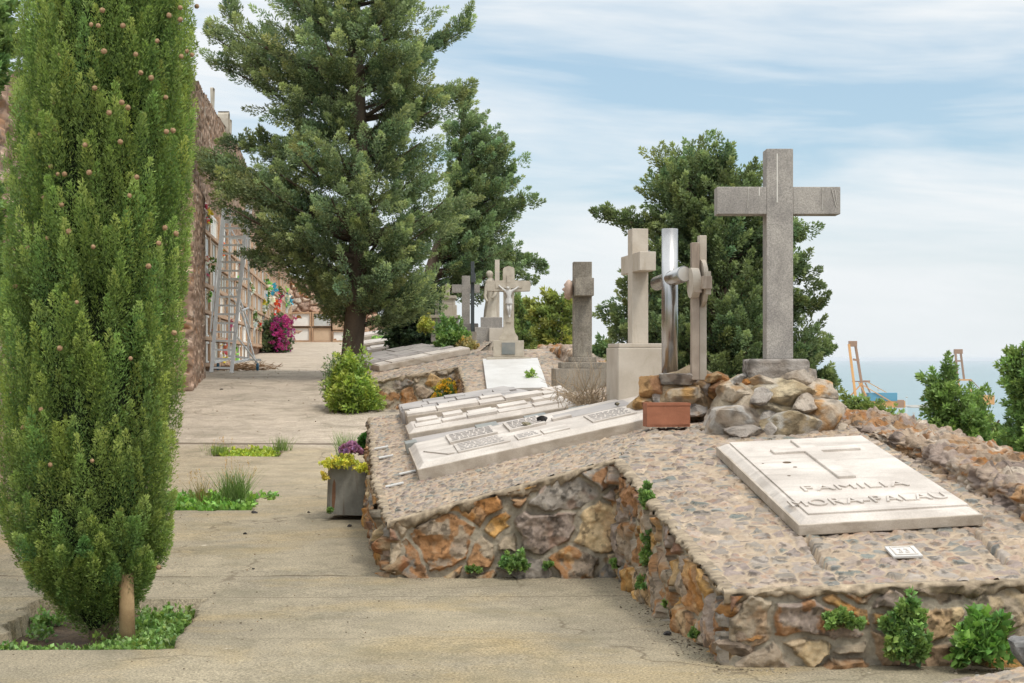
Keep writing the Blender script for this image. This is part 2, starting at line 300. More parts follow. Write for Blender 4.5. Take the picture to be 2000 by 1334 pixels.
def masonry(name, parent, Pg, u, v, cell, seed, pal, mort=(0.3, 0.25, 0.2), mw=0.012, rnd=0.03, bulge=0.03, off=0.02, tilt=0.15, rough=0.01, wamp=0.7,
            aniso=1.0, warp=0.35, rust=0.5, mat=None, flip=False, keep=None, fade=None, patch=0.5, jagged=0.0):
    q = v * aniso
    uw = u + cell * warp * fbm(u / cell * 1.1, q / cell * 1.1, seed + 5, 3) * 2; vw = q + cell * warp * fbm(u / cell * 1.1 + 31, q / cell * 1.1, seed + 9, 3) * 2
    if jagged: uw = uw + jagged * fbm(u * 30, v * 30, seed + 61, 3); vw = vw + jagged * fbm(u * 30 + 9, v * 30, seed + 63, 3)
    e, ix, iy, s1 = voro(uw, vw, cell, seed, wamp)
    mwv = mw * (0.5 + 1.0 * hsh(ix, iy, 9, seed)) * (0.7 + 1.2 * vn(u / cell * 2, v / cell * 2, seed + 3))
    k = sstep(0, rnd, e - mwv)
    tx = (hsh(ix, iy, 5, seed) - 0.5) * 2 * tilt; ty = (hsh(ix, iy, 6, seed) - 0.5) * 2 * tilt
    h = k * (bulge + off * (hsh(ix, iy, 4, seed) - 0.3) + tx * (uw - s1[..., 0]) + ty * (vw - s1[..., 1]))
    crease = np.abs(fbm(u / cell * 2.2 + 7, v / cell * 2.2, seed + 41, 3))
    h = h + k * rough * (fbm(u * 9 / max(cell * 4, .3), v * 9 / max(cell * 4, .3), seed + 21, 5) * 2 - 2.0 * crease) + (1 - k) * rough * 0.5 * fbm(u / cell * 6, v / cell * 6, seed + 33, 3)
    if fade is not None: h = h * fade
    N = np.cross(np.gradient(Pg, axis=0), np.gradient(Pg, axis=1)); N /= np.linalg.norm(N, axis=-1, keepdims=True) + 1e-12
    if flip: N = -N
    V = Pg + N * h[..., None]
    c = pick(pal, hsh(ix, iy, 7, seed)) * (0.8 + 0.4 * hsh(ix, iy, 8, seed))[..., None]
    c2 = pick(pal, hsh(ix, iy, 11, seed))
    pm = sstep(0.02, 0.10, fbm(u / cell * 1.6, v / cell * 1.6, seed + 51, 4)) * patch
    c = c * (1 - pm[..., None]) + c2 * pm[..., None]
    rm = sstep(0.0, 0.08, fbm(u / cell * 2.4 + 5, v / cell * 2.4, seed + 77, 4)) * rust * 2.2 * (hsh(ix, iy, 13, seed) < 0.42)
    c = c * (1 - rm[..., None]) + np.array(S(176, 116, 54)) * rm[..., None]
    lm = sstep(0.12, 0.17, fbm(u / cell * 4.4 + 5, v / cell * 4.4, seed + 97, 4)) * 0.5 * rust
    c = c * (1 - lm[..., None]) + np.array(S(205, 186, 156)) * lm[..., None]
    fine = 1 + 0.55 * fbm(u * 38, v * 38, seed + 5, 4) - 0.5 * sstep(0.10, 0.16, fbm(u * 20, v * 20, seed + 6, 4)); c = c * fine[..., None]
    mc = np.array(mort) * (0.85 + 0.3 * vn(u * 25, v * 25, seed + 2))[..., None]
    km = sstep(-0.004, 0.006, e - mwv)[..., None]
    c = mc * (1 - km) + c * km
    n_, m_ = u.shape; Fc = gridF(n_, m_, flip)
    if keep is not None:
        kk = keep.ravel(); Fc = Fc[kk[Fc].all(1)]
    return mk(name, V.reshape(-1, 3), Fc, mat or M['rubble'], parent, c.reshape(-1, 3), smooth=True)
def quadgrid(A, B, C, D, step):       # A->B along s, A->D along t ; D above A, C above B
    A, B, C, D = map(np.asarray, (A, B, C, D))
    Ls = max(np.linalg.norm(B - A), np.linalg.norm(C - D)); Lt = max(np.linalg.norm(D - A), np.linalg.norm(C - B))
    n = max(2, int(Ls / step) + 1); m_ = max(2, int(Lt / step) + 1)
    s = np.linspace(0, 1, n)[:, None, None]; t = np.linspace(0, 1, m_)[None, :, None]
    Pg = (1 - s) * (1 - t) * A + s * (1 - t) * B + s * t * C + (1 - s) * t * D
    u = np.broadcast_to(s[..., 0] * Ls, (n, m_)).copy()
    Ht = (1 - s[..., 0]) * np.linalg.norm(D - A) + s[..., 0] * np.linalg.norm(C - B)
    v = t[..., 0] * Ht
    return Pg, u, np.broadcast_to(v, (n, m_)).copy()

# ---------------------------------------------------------------- solid helpers
class Solid:
    def __init__(s, fr=None):
        s.bm = bmesh.new(); s.fr = fr or Matrix.Identity(4)
    def box(s, x0, x1, y0, y1, z0, z1, bev=0.0, taper=0.0, seg=2):
        b2 = bmesh.new(); bmesh.ops.create_cube(b2, size=1)
        for v in b2.verts:
            t = taper if v.co.z > 0 else 0
            v.co = Vector(((x0 + x1) / 2 + v.co.x * (x1 - x0 - 2 * t), (y0 + y1) / 2 + v.co.y * (y1 - y0 - 2 * t), (z0 + z1) / 2 + v.co.z * (z1 - z0)))
        if bev: bmesh.ops.bevel(b2, geom=b2.edges[:], offset=bev, segments=seg, affect='EDGES', profile=0.6)
        s.add(b2); return s
    def add(s, b2):
        me = bpy.data.meshes.new('tmp'); b2.to_mesh(me); b2.free(); s.bm.from_mesh(me); bpy.data.meshes.remove(me)
    def prism(s, pts, z0, z1, bev=0.0):
        b2 = bmesh.new(); lo = [b2.verts.new((x, y, z0)) for x, y in pts]; hi = [b2.verts.new((x, y, z1)) for x, y in pts]
        n = len(pts); b2.faces.new(lo[::-1]); b2.faces.new(hi)
        for i in range(n): b2.faces.new((lo[i], lo[(i + 1) % n], hi[(i + 1) % n], hi[i]))
        bmesh.ops.recalc_face_normals(b2, faces=b2.faces[:])
        if bev: bmesh.ops.bevel(b2, geom=b2.edges[:], offset=bev, segments=2, affect='EDGES')
        s.add(b2); return s
    def cyl(s, p0, p1, r0, r1=None, seg=16, cap=True):
        p0 = Vector(p0); p1 = Vector(p1); d = p1 - p0; b2 = bmesh.new()
        bmesh.ops.create_cone(b2, cap_ends=cap, segments=seg, radius1=r0, radius2=r1 if r1 is not None else r0, depth=d.length)
        q = d.to_track_quat('Z', 'Y').to_matrix().to_4x4(); bmesh.ops.transform(b2, matrix=Matrix.Translation((p0 + p1) / 2) @ q, verts=b2.verts[:])
        s.add(b2); return s
    def bar(s, p0, p1, w, t=None):
        p0 = Vector(p0); p1 = Vector(p1); d = p1 - p0; b2 = bmesh.new(); bmesh.ops.create_cube(b2, size=1)
        t = t or w
        for v in b2.verts: v.co = Vector((v.co.x * w, v.co.y * t, v.co.z * d.length))
        q = d.to_track_quat('Z', 'Y').to_matrix().to_4x4(); bmesh.ops.transform(b2, matrix=Matrix.Translation((p0 + p1) / 2) @ q, verts=b2.verts[:])
        s.add(b2); return s
    def build(s, name, mat, parent=None, smooth=False, label=None):
        bmesh.ops.transform(s.bm, matrix=s.fr, verts=s.bm.verts[:])
        if parent is not None: bmesh.ops.translate(s.bm, vec=-Vector(root_loc(parent)), verts=s.bm.verts[:])
        me = bpy.data.meshes.new(name); s.bm.to_mesh(me); s.bm.free(); me.materials.append(mat)
        if smooth:
            for p_ in me.polygons: p_.use_smooth = True
        o = bpy.data.objects.new(name, me); COL.objects.link(o)
        if parent is not None: o.parent = parent
        if label: o['label'] = label
        return o
def frame(origin, ex, n):
    ex = Vector(ex).normalized(); n = Vector(n).normalized(); ey = n.cross(ex).normalized(); ex = ey.cross(n)
    return Matrix(((ex.x, ey.x, n.x, origin[0]), (ex.y, ey.y, n.y, origin[1]), (ex.z, ey.z, n.z, origin[2]), (0, 0, 0, 1)))

_ico = {}
def ico(sub):
    if sub not in _ico:
        b = bmesh.new(); bmesh.ops.create_icosphere(b, subdivisions=sub, radius=1)
        _ico[sub] = (np.array([v.co[:] for v in b.verts]), np.array([[v.index for v in f.verts] for f in b.faces])); b.free()
    return _ico[sub]
def rock_arr(c, size, seed, sub=4, planes=14, rough=0.06, rotz=0.0):
    d, Fc = ico(sub); r = np.random.default_rng(seed)
    n = r.normal(size=(planes, 3)); n /= np.linalg.norm(n, axis=1, keepdims=True); o = r.uniform(0.62, 1.0, planes)
    dt = d @ n.T; q = np.where(dt > 0.05, o / np.maximum(dt, 0.05), 9); rad = np.minimum(q.min(1), 1.25)
    rad = rad * (1 + rough * 1.6 * fbm(d[:, 0] * 2 + seed, d[:, 1] * 2, seed, 5, d[:, 2] * 2) )
    V = d * rad[:, None]
    V += d * (rough * (0.8 * fbm(V[:, 0] * 6, V[:, 1] * 6 + seed, seed + 3, 4, V[:, 2] * 6) - 1.6 * np.abs(fbm(V[:, 0] * 2.5 + 9, V[:, 1] * 2.5, seed + 7, 4, V[:, 2] * 2.5))))[:, None]
    V = V * np.array(size); ca, sa = math.cos(rotz), math.sin(rotz)
    V = np.stack([V[:, 0] * ca - V[:, 1] * sa, V[:, 0] * sa + V[:, 1] * ca, V[:, 2]], 1) + np.array(c)
    return V, Fc
def rock_col(V, seed, base, alt, white=0.0):
    a = sstep(-0.02, 0.08, fbm(V[:, 0] * 9 + seed, V[:, 1] * 9, seed, 4, V[:, 2] * 9))[:, None]
    dk = sstep(0.03, 0.12, fbm(V[:, 0] * 16 + seed, V[:, 1] * 16, seed + 4, 4, V[:, 2] * 16))[:, None] * 0.5
    c = (np.array(base) * (1 - a) + np.array(alt) * a) * (1 - dk)
    if white:
        w = sstep(0.07, 0.11, fbm(V[:, 0] * 7 + seed * 3, V[:, 1] * 7, seed + 8, 4, V[:, 2] * 4))[:, None] * white
        c = c * (1 - w) + np.array(S(215, 212, 206)) * w
    return c
def rock(name, parent, c, size, seed, base, alt, white=0.0, rotz=0, sub=4, rough=0.06, mat=None):
    V, Fc = rock_arr(c, size, seed, sub, rough=rough, rotz=rotz)
    o_ = mk(name, V, Fc, mat or M['rock'], parent, rock_col(V, seed, base, alt, white), smooth=True); o_.data.set_sharp_from_angle(angle=math.radians(20)); return o_
def tube_arr(pts, rad, seg=10, noise=0.0, seed=0, ridges=0):
    pts = np.array(pts, float); n = len(pts); T = np.gradient(pts, axis=0); T /= np.linalg.norm(T, axis=1, keepdims=True) + 1e-9
    ref = np.array([0.31, 0.95, 0.05]); e1 = np.cross(T, ref); e1 /= np.linalg.norm(e1, axis=1, keepdims=True) + 1e-9; e2 = np.cross(T, e1)
    a = np.linspace(0, 2 * np.pi, seg, endpoint=False)
    r = np.array(rad)[:, None] * np.ones(seg)[None]
    if noise:
        r = r * (1 + noise * 2 * fbm(np.cos(a)[None] * 2.5 + np.zeros((n, 1)) + seed, np.sin(a)[None] * 2.5 + np.arange(n)[:, None] * 0.06, seed, 4))
    if ridges: r = r * (1 + 0.07 * np.sin(a * ridges + 0.7 * np.sin(np.arange(n)[:, None] * 0.25)) * (0.4 + vn(np.arange(n)[:, None] * .2 + a * 0, a[None] * 3, seed)))
    V = pts[:, None] + (e1[:, None] * np.cos(a)[None, :, None] + e2[:, None] * np.sin(a)[None, :, None]) * r[..., None]
    i = np.arange(n - 1)[:, None] * seg + np.arange(seg)[None]; j = np.arange(n - 1)[:, None] * seg + (np.arange(seg)[None] + 1) % seg
    Fc = np.stack([i, j, j + seg, i + seg], -1).reshape(-1, 4)
    return V.reshape(-1, 3), Fc
class Acc:
    def __init__(s): s.V = []; s.F = []; s.C = []; s.n = 0
    def add(s, V, Fc, C=None):
        s.V.append(V); s.F.append(Fc + s.n); s.n += len(V)
        s.C.append(np.broadcast_to(np.array(C if C is not None else (0.2, 0.2, 0.2)), (len(V), 3)))
    def build(s, name, mat, parent=None, smooth=False, label=None):
        return mk(name, np.concatenate(s.V), np.concatenate(s.F), mat, parent, np.concatenate(s.C), smooth, label)

# ---------------------------------------------------------------- foliage
def unit(a): return a / (np.linalg.norm(a, axis=-1, keepdims=True) + 1e-9)
def kites(pos_, d, L, Wd, col, r, fold=0.25, wpos=0.45):
    n = len(pos_); side = unit(np.cross(d, r.normal(size=(n, 3)))); up = np.cross(side, d)
    L = np.broadcast_to(L, n)[:, None]; Wd = np.broadcast_to(Wd, n)[:, None]
    a = pos_; m1 = pos_ + d * L * wpos + side * Wd * 0.5 + up * Wd * fold * 0.5; m2 = pos_ + d * L * wpos - side * Wd * 0.5 + up * Wd * fold * 0.5; t = pos_ + d * L
    V = np.stack([a, m1, t, m2], 1).reshape(-1, 3); i = np.arange(n) * 4
    Fc = np.concatenate([np.stack([i, i + 1, i + 2], 1), np.stack([i, i + 2, i + 3], 1)])
    return V, Fc, np.repeat(col, 4, axis=0)
def plumes(B, D, L, R, n, ll, lw, c0, c1, seed, spread=0.75, jitter=0.35, tint=0.18, ctip=None, prof_low=0.35, gain=1.7):
    r = np.random.default_rng(seed); N = len(B); D = unit(D)
    L = np.broadcast_to(L, N); R = np.broadcast_to(R, N)
    e1 = unit(np.cross(D, r.normal(size=(N, 3)))); e2 = np.cross(D, e1)
    t = r.random((N, n)) ** 0.9; a = r.random((N, n)) * 2 * np.pi; q = r.random((N, n)) ** 0.4
    prof = np.minimum(1, prof_low + 3 * t) * (1 - t) ** 0.7 * 1.1
    rr = R[:, None] * prof * q
    rad = e1[:, None] * np.cos(a)[..., None] + e2[:, None] * np.sin(a)[..., None]
    p_ = B[:, None] + D[:, None] * (L[:, None] * t)[..., None] + rad * rr[..., None]
    d = unit(D[:, None] * (1 - 0.2 * q[..., None]) + rad * spread * q[..., None] + r.normal(size=(N, n, 3)) * jitter)
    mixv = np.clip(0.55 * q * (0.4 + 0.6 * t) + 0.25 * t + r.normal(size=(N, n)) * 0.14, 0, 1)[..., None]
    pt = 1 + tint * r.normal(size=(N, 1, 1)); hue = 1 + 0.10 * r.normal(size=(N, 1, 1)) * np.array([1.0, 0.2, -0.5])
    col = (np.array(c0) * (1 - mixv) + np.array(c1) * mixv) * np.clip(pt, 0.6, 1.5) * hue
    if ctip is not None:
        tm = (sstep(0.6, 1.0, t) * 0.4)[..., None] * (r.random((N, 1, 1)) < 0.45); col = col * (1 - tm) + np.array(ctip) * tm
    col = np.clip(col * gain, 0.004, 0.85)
    sc_ = (0.7 + 0.6 * r.random(N * n))
    return kites(p_.reshape(-1, 3), d.reshape(-1, 3), ll * sc_, lw * sc_, col.reshape(-1, 3), r)

GR_D = S(52, 66, 42, 0.9); GR_M = S(92, 112, 68); GR_L = S(126, 140, 86)
def limb_tree(name, label, Y, levels, trunk, nl=80, per=9, nleaf=150, pl=(0.45, 0.8), pr=0.2, ll=0.09, lw=0.035, c0=GR_D, c1=GR_M, ctip=None,
              dep=0.85, up=0.6, seed=1, base=None, rise=0.5, tr=(0.25, 0.06), inner=0.35, extra=(), spreadl=0.3, gain=2.2, cat='tree', group=None, tilt_out=0.6, kmin=0.62, gapz=0.0, filler=0):
    r = np.random.default_rng(seed); ys = np.array([l[0] for l in levels], float)
    zs = CAMZ + (CY - ys) / F * Y; xl = (np.array([l[1] for l in levels]) - CX) / F * Y; xr = (np.array([l[2] for l in levels]) - CX) / F * Y
    o = np.argsort(zs); zs, xl, xr = zs[o], xl[o], xr[o]
    tp = np.array(trunk, float)            # list of (px, py) along the trunk, bottom first
    tpts = np.array([P(a, b_, Y) for a, b_ in tp]); tpts = tpts[np.argsort(tpts[:, 2])]
    T = thing(name, label, cat, (tpts[0][0], Y, tpts[0][2]), group)
    zz = np.linspace(tpts[0][2], tpts[-1][2], 40); ax = np.interp(zz, tpts[:, 2], tpts[:, 0]); ay = np.full(40, Y) + 0.08 * np.sin(zz * 0.9 + seed)
    rad = np.interp(zz, [zz[0], zz[0] + 0.4, zz[-1]], [tr[0] * 1.25, tr[0], tr[1]])
    V, Fc = tube_arr(np.stack([ax, ay, zz], 1), rad, 20, 0.25, seed, 9)
    bc = np.array(S(112, 98, 84)) * (0.7 + 0.6 * vn(V[:, 0] * 14, V[:, 2] * 1.5, seed, V[:, 1] * 14))[:, None]
    mk('trunk', V, Fc, M['bark'], T, bc, smooth=True)
    limbs = Acc(); B = []; D = []; Lp = []
    w = np.interp(np.linspace(zs[0], zs[-1], 200), zs, xr - xl) + 0.3; cdf = np.cumsum(w) / w.sum()
    def axis(z): return np.array([np.interp(z, tpts[:, 2], tpts[:, 0]), Y])
    for i in range(nl):
        z = np.interp((i + r.random()) / nl, cdf, np.linspace(zs[0], zs[-1], 200))
        th = i * 2.399963 + r.normal() * 0.3; k = r.uniform(kmin, 1.0)
        a0, a1 = np.interp(z, zs, xl), np.interp(z, zs, xr); c = (a0 + a1) / 2; h = max(0.05, (a1 - a0) / 2)
        shr = max(0.3, 1 - 0.25 * pl[0] / (h + .01)) if h > 0.3 else 0.6
        end = np.array([c + h * k * shr * math.cos(th), Y + h * dep * k * shr * math.sin(th), z])
        dist = np.linalg.norm(end[:2] - axis(z)); zs0 = max(z - rise * dist - 0.1, tpts[0][2] + 0.25 * (zs[0] - tpts[0][2]))
        zs0 = min(zs0, tpts[-1][2]); st = np.array([*axis(zs0), zs0])
        ts = np.linspace(0, 1, 7)[:, None]; mid = (st + end) / 2 + np.array([0, 0, -0.12 * dist + 0.1 * r.normal()])
        path = (1 - ts) ** 2 * st + 2 * ts * (1 - ts) * mid + ts ** 2 * end
        r0 = min(tr[0] * 0.4, 0.02 + 0.028 * dist); Vv, Ff = tube_arr(path, np.linspace(r0, 0.008, 7), 6, 0.2, i)
        limbs.add(Vv, Ff, np.array(S(104, 90, 76)) * r.uniform(0.7, 1.1))
        for j in range(per):
            t = inner + (1 - inner) * (j + r.random()) / per; q = (1 - t) ** 2 * st + 2 * t * (1 - t) * mid + t * t * end
            out = unit((end - st) * np.array([1, 1, 0.2])); lat = np.cross(out, [0, 0, 1.0])
            off = lat * r.normal() * spreadl * dist * 0.35 + np.array([0, 0, r.normal() * 0.05])
            B.append(q + off - np.array([0, 0, 0.1])); D.append(out * tilt_out + np.array([0, 0, up]) + lat * np.sign(np.dot(off, lat)) * 0.3 + r.normal(size=3) * 0.25); Lp.append(r.uniform(*pl) * (0.75 + 0.35 * t))
    for i in range(filler):
        z = r.uniform(zs[0], zs[-1]); a0, a1 = np.interp(z, zs, xl), np.interp(z, zs, xr); th = r.uniform(0, 6.28); k = r.uniform(0.1, 0.72)
        B.append([(a0 + a1) / 2 + (a1 - a0) / 2 * k * math.cos(th), Y + (a1 - a0) / 2 * dep * k * math.sin(th), z]); D.append(r.normal(size=3) * 0.4 + np.array([0, 0, up])); Lp.append(pl[1])
    for (ax_, ay_, bx_, by_, dY, cnt) in extra:      # sprays that reach out of the crown
        p0 = P(ax_, ay_, Y + dY * 0.2); p1 = P(bx_, by_, Y + dY)
        Vv, Ff = tube_arr(p0 + (p1 - p0) * np.linspace(0, 1, 6)[:, None] + np.array([[0, 0, 0.04 * math.sin(x)] for x in range(6)]), np.linspace(0.035, 0.006, 6), 6); limbs.add(Vv, Ff, S(104, 90, 76))
        for j in range(cnt):
            t = (j + r.random()) / cnt; B.append(p0 + (p1 - p0) * t + r.normal(size=3) * pr * 0.3); D.append(unit(p1 - p0) * 0.8 + np.array([0, 0, 0.5]) + r.normal(size=3) * 0.3); Lp.append(r.uniform(*pl) * 0.7)
    limbs.build('limbs', M['bark'], T, True)
    B = np.array(B); D = np.array(D); Lp = np.array(Lp)
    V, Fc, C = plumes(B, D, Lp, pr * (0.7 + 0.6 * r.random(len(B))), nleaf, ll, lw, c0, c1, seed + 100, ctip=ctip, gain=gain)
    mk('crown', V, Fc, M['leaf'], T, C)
    return T

# ================================================================ SETTING: terrain, road, sea
def dropX(Y): return edgeX(Y) + 4.35
PITS = [(8.45, 10.2), (15.35, 17.1), (22.0, 23.2)]
def pitmask(X, Y):
    s = X + 0.107 * Y; m_ = np.zeros_like(X)
    for i, (a, b_) in enumerate(PITS):
        j = 0.05 * fbm(X * 5, Y * 5, 3 + i, 4) * 2
        m_ = np.maximum(m_, ((s > -2.04 + j * 2 + (0.25 * fbm(X * 3, Y * 3, 9, 3) if i == 0 else 0)) & (s < -0.97 + j) & (Y > a + j * 0.4) & (Y < b_ + j * 0.3)).astype(float))
    return m_
xs = np.unique(np.concatenate([np.arange(-16, -5, 0.4), np.arange(-5, -3.4, 0.06), np.arange(-3.4, -1.7, 0.02), np.arange(-1.7, 2.4, 0.05), np.arange(2.4, 4.6, 0.3)]).round(3))
ys = np.unique(np.concatenate([np.arange(1, 7.6, 0.3), np.arange(7.6, 11.4, 0.022), np.arange(11.4, 24, 0.05), np.arange(24, 50, 0.3), np.arange(50, 96, 1.0)]).round(3))
Xg, Yg = np.meshgrid(xs, ys, indexing='ij')
Zg = gz(Yg) + 0.02 * fbm(Xg * 0.8, Yg * 0.8, 5) + 0.006 * fbm(Xg * 6, Yg * 6, 8)
pm = pitmask(Xg, Yg); Zg = Zg - 0.16 * pm
Zg = Zg - 0.006 * np.exp(-((Yg - 11.18 - 0.02 * fbm(Xg * 2, Xg * 0, 1)) / 0.02) ** 2) + 0.012 * sstep(23.3, 23.4, Yg)
over = Xg > dropX(Yg); Zg = np.where(over, gz(Yg) - 0.3 - 1.0 * (Xg - dropX(Yg)), Zg)
tag(mk('road', np.stack([Xg, Yg, Zg], -1).reshape(-1, 3), gridF(len(xs), len(ys)), M['road'], None, smooth=False), kind='structure')
sx_ = np.arange(-5.2, -1.5, 0.05); sy_ = np.arange(8.2, 23.7, 0.05); A_, B_ = np.meshgrid(sx_, sy_, indexing='ij')
kk = np.zeros_like(A_, bool); s_ = A_ + 0.107 * B_
for a, b_ in PITS: kk |= (s_ > -2.4) & (s_ < -0.87) & (B_ > a - 0.15) & (B_ < b_ + 0.15)
Fs = gridF(len(sx_), len(sy_)); Fs = Fs[kk.ravel()[Fs].all(1)]
tag(mk('soil', np.stack([A_, B_, gz(B_) - 0.11 + 0.09 * fbm(A_ * 5, B_ * 5, 2)], -1).reshape(-1, 3), Fs, M['soil'], None, smooth=True), kind='structure')
# hillside that falls away to the sea
hx = np.concatenate([np.linspace(0, 12, 30), np.geomspace(13, 1200, 40)]); hy = np.concatenate([np.linspace(-40, 120, 60), np.geomspace(130, 1200, 20)])
A_, B_ = np.meshgrid(hx, hy, indexing='ij'); X0 = np.where(B_ < 96, dropX(np.minimum(B_, 96)) - 0.3, dropX(96) - 0.3 - (B_ - 96) * 1.5)
fall = np.minimum(96, 0.75 * A_ + np.maximum(0, B_ - 100) * 0.5)
tag(mk('hillside', np.stack([X0 + A_, B_, gz(np.minimum(B_, 96)) - 0.45 - fall + 0.8 * fbm(A_ * .4, B_ * .4, 4) * np.minimum(1, A_ / 4)], -1).reshape(-1, 3), gridF(len(hx), len(hy)), M['hill'], None, smooth=True), kind='structure')
tag(mk('sea', [(-60000, 300, -95), (90000, 300, -95), (90000, 62000, -95), (-60000, 62000, -95)], [(0, 1, 2, 3)], M['sea'], None), kind='structure')

# ================================================================ TOMB TERRACES
def SA(X, Y): return -0.89 + 0.035 * X + 0.155 * np.minimum(Y, 12) + 0.05 * np.maximum(0, Y - 12)
def SB(X, Y):
    d = Y - 12.4 - 0.107 * (X + 0.744); dd = np.clip(d, -1.6, 4.2); Xl = -0.744 - 0.107 * d; m_ = 0.227 - 0.025 * dd
    return 0.60 + 0.1 * d + (X - Xl) * m_ + np.maximum(0, -d / 1.46) * (0.026 + 0.026 * (X + 0.885))
def joinX(Y): return np.interp(Y, [11.1, 12, 13, 15, 19], [0.76, 1.02, 1.28, 1.5, 1.7])
def GAB(X, Y): w = sstep(-0.25, 0.25, X - joinX(Y)) if np.ndim(Y) or True else 0; return (1 - w) * SB(X, Y) + w * SA(X, Y)
PAq = (-0.89, 0.035, 0.155); PA = lambda X, Y: np.where(np.asarray(Y) < 11.1, SA(X, Y), GAB(X, Y)) if np.ndim(X) else float(SA(X, Y) if Y < 11.1 else GAB(X, Y)); PB = lambda X, Y: GAB(X, Y) if np.ndim(X) else float(GAB(X, Y))
def blx(Y): return float(np.interp(Y, [11.1, 12, 13, 15, 17, 18, 18.8], [-.885, -1.04, -1.16, -1.38, -1.56, -1.62, -1.6]))
PC = (-1.154, 0.169, 0.10); PA2 = (1.444 - .17 * 27.6 + .03 * .948, 0.03, 0.17); PD = (1.70 + 0.13 * 4.29 - 0.09 * 43, 0.13, 0.09)
MORT_P = S(178, 158, 134); MORT_W = S(172, 160, 140)
def paving(name, parent, pl, y0, y1, xl, xr, cell, seed, step, mw=0.0068, extra=None, edge=0.0, clip=None):
    n = int((y1 - y0) / step) + 1; mx = max(xr(y) - xl(y) for y in np.linspace(y0, y1, 9)); m_ = int(mx / step) + 1
    s = np.linspace(0, 1, m_)[:, None]; Y = np.broadcast_to(np.linspace(y0, y1, n)[None], (m_, n))
    XL = np.vectorize(xl)(Y[0])[None]; XR = np.vectorize(xr)(Y[0])[None]; X = XL + (XR - XL) * s
    Z = pz(pl, X, Y) + 0.02 * fbm(X * 1.3, Y * 1.3, seed)
    if extra is not None: Z = Z + extra(X, Y)
    return masonry(name, parent, np.stack([X, Y + 0 * X, Z], -1), X.copy(), Y.copy(), cell, seed, PAL_PAVE, MORT_P, mw=mw, rnd=0.010, bulge=0.008, off=0.010, tilt=0.16, rough=0.009, wamp=0.55, warp=0.28, rust=0.12, patch=0.2, mat=M['paving'], jagged=0.012, keep=None if clip is None else clip(X, Y + 0 * X))
def lip(parent, A, B, out, h=0.05, w=0.03, seed=1, step=0.012, slope_in=(0, 0, 0)):
    A = np.array(A, float); B = np.array(B, float); out = unit(np.array(out, float)); n = max(4, int(np.linalg.norm(B - A) / step))
    sec = [(-0.07, -0.012), (-0.03, 0.010), (w * 0.6, 0.006), (w, -0.008), (w * 1.0, -h * 0.5), (w * 0.8, -h), (w * 0.3, -h * 1.25), (-0.01, -h * 1.3)]
    t = np.linspace(0, 1, n)[:, None, None]; so_ = np.array([s[0] for s in sec])[None, :, None]; sz = np.array([s[1] for s in sec])[None, :, None]
    u = np.linspace(0, np.linalg.norm(B - A), n)[:, None] + np.zeros((1, len(sec)))
    j = 1 + 1.4 * fbm(u * 14, np.arange(len(sec))[None] * 0.7 + 0 * u, seed, 4)[..., None] * 2
    wave = 0.035 * fbm(u * 5, u * 0, seed + 4, 4)[..., None]
    V = A + (B - A) * t + out * (so_ * np.where(so_ > 0, j, 1)) + np.array([0, 0, 1.0]) * (sz * np.where(sz < -0.01, j, 1) + wave * (sz < -0.01)) + (np.array(slope_in) * (-so_) * (so_ < 0))
    c = np.array(S(166, 148, 124)) * (0.6 + 0.8 * vn(u * 40, np.arange(len(sec))[None] + 0 * u, seed))[..., None]
    return mk('coping', V.reshape(-1, 3), gridF(n, len(sec), True), M['rubble'], parent, c.reshape(-1, 3), True)
def wallface(parent, a, b_, zb, pl, cell, seed, step, **kw):
    a = np.array(a, float); b_ = np.array(b_, float)
    Pg, u, v = quadgrid((a[0], a[1], zb[0]), (b_[0], b_[1], zb[1]), (b_[0], b_[1], pz(pl, *b_) - 0.02), (a[0], a[1], pz(pl, *a) - 0.02), step)
    fade = np.clip(np.minimum(u, u.max() - u) / 0.008, 0, 1)
    kw.setdefault('mw', 0.016); kw.setdefault('rnd', 0.013); kw.setdefault('bulge', 0.04); kw.setdefault('off', 0.035)
    return masonry('retaining_wall', parent, Pg, u, v, cell, seed, PAL_WALL, MORT_W, tilt=0.22, rough=kw.pop('rough', 0.042), wamp=0.85, warp=0.4, rust=0.3, fade=fade, aniso=kw.pop('aniso', 1.25), jagged=0.02, **kw)
def core(parent, poly, pl, dz=0.05, inset=0.0):
    lo = [(x, y, -0.4 + gz(y)) for x, y in poly]; hi = [(x, y, pz(pl, x, y) - dz) for x, y in poly]; n = len(poly)
    Fc = [tuple(range(n))[::-1], tuple(range(n, 2 * n))] + [(i, (i + 1) % n, n + (i + 1) % n, n + i) for i in range(n)]
    mk('mortar_core', lo + hi, Fc, M['concrete'], parent)

# --- tomb A (cross, family slab)
TA = thing('stone_tomb', 'stone-walled grave plot with crazy paving under the lettered family slab', 'tomb', (1.9, 10, 0))
axl = lambda Y: 1.13 - (Y - 8) * 0.1194 if Y < 11.1 else float(joinX(Y))
axr = lambda Y: 3.34 - (Y - 7.5) * 0.155
def grooveA(X, Y):
    z = 0
    for (xa, ya, xb, yb) in ((1.70, 8.62, 1.695, 8.30), (2.68, 8.70, 2.67, 8.28)):
        xc = xa + (Y - ya) / (yb - ya) * (xb - xa); z = z - 0.05 * (1 - sstep(0.018, 0.026, np.abs(X - xc))) * ((Y < ya + .3) & (Y > yb))
    z = z - 0.02 * (1 - sstep(0.004, 0.012, np.abs(X - (1.13 - (Y - 8) * 0.05 + 0.04) - 0.1 * (Y - 8) - 0.02 * np.sin(Y * 7)))) * (Y < 8.5) * 0
    return z
paving('paving', TA, PA, 8.0, 14.2, axl, axr, 0.095, 11, 0.010, extra=grooveA)
lA = lambda x, y: (x, y, pz(PA, x, y))
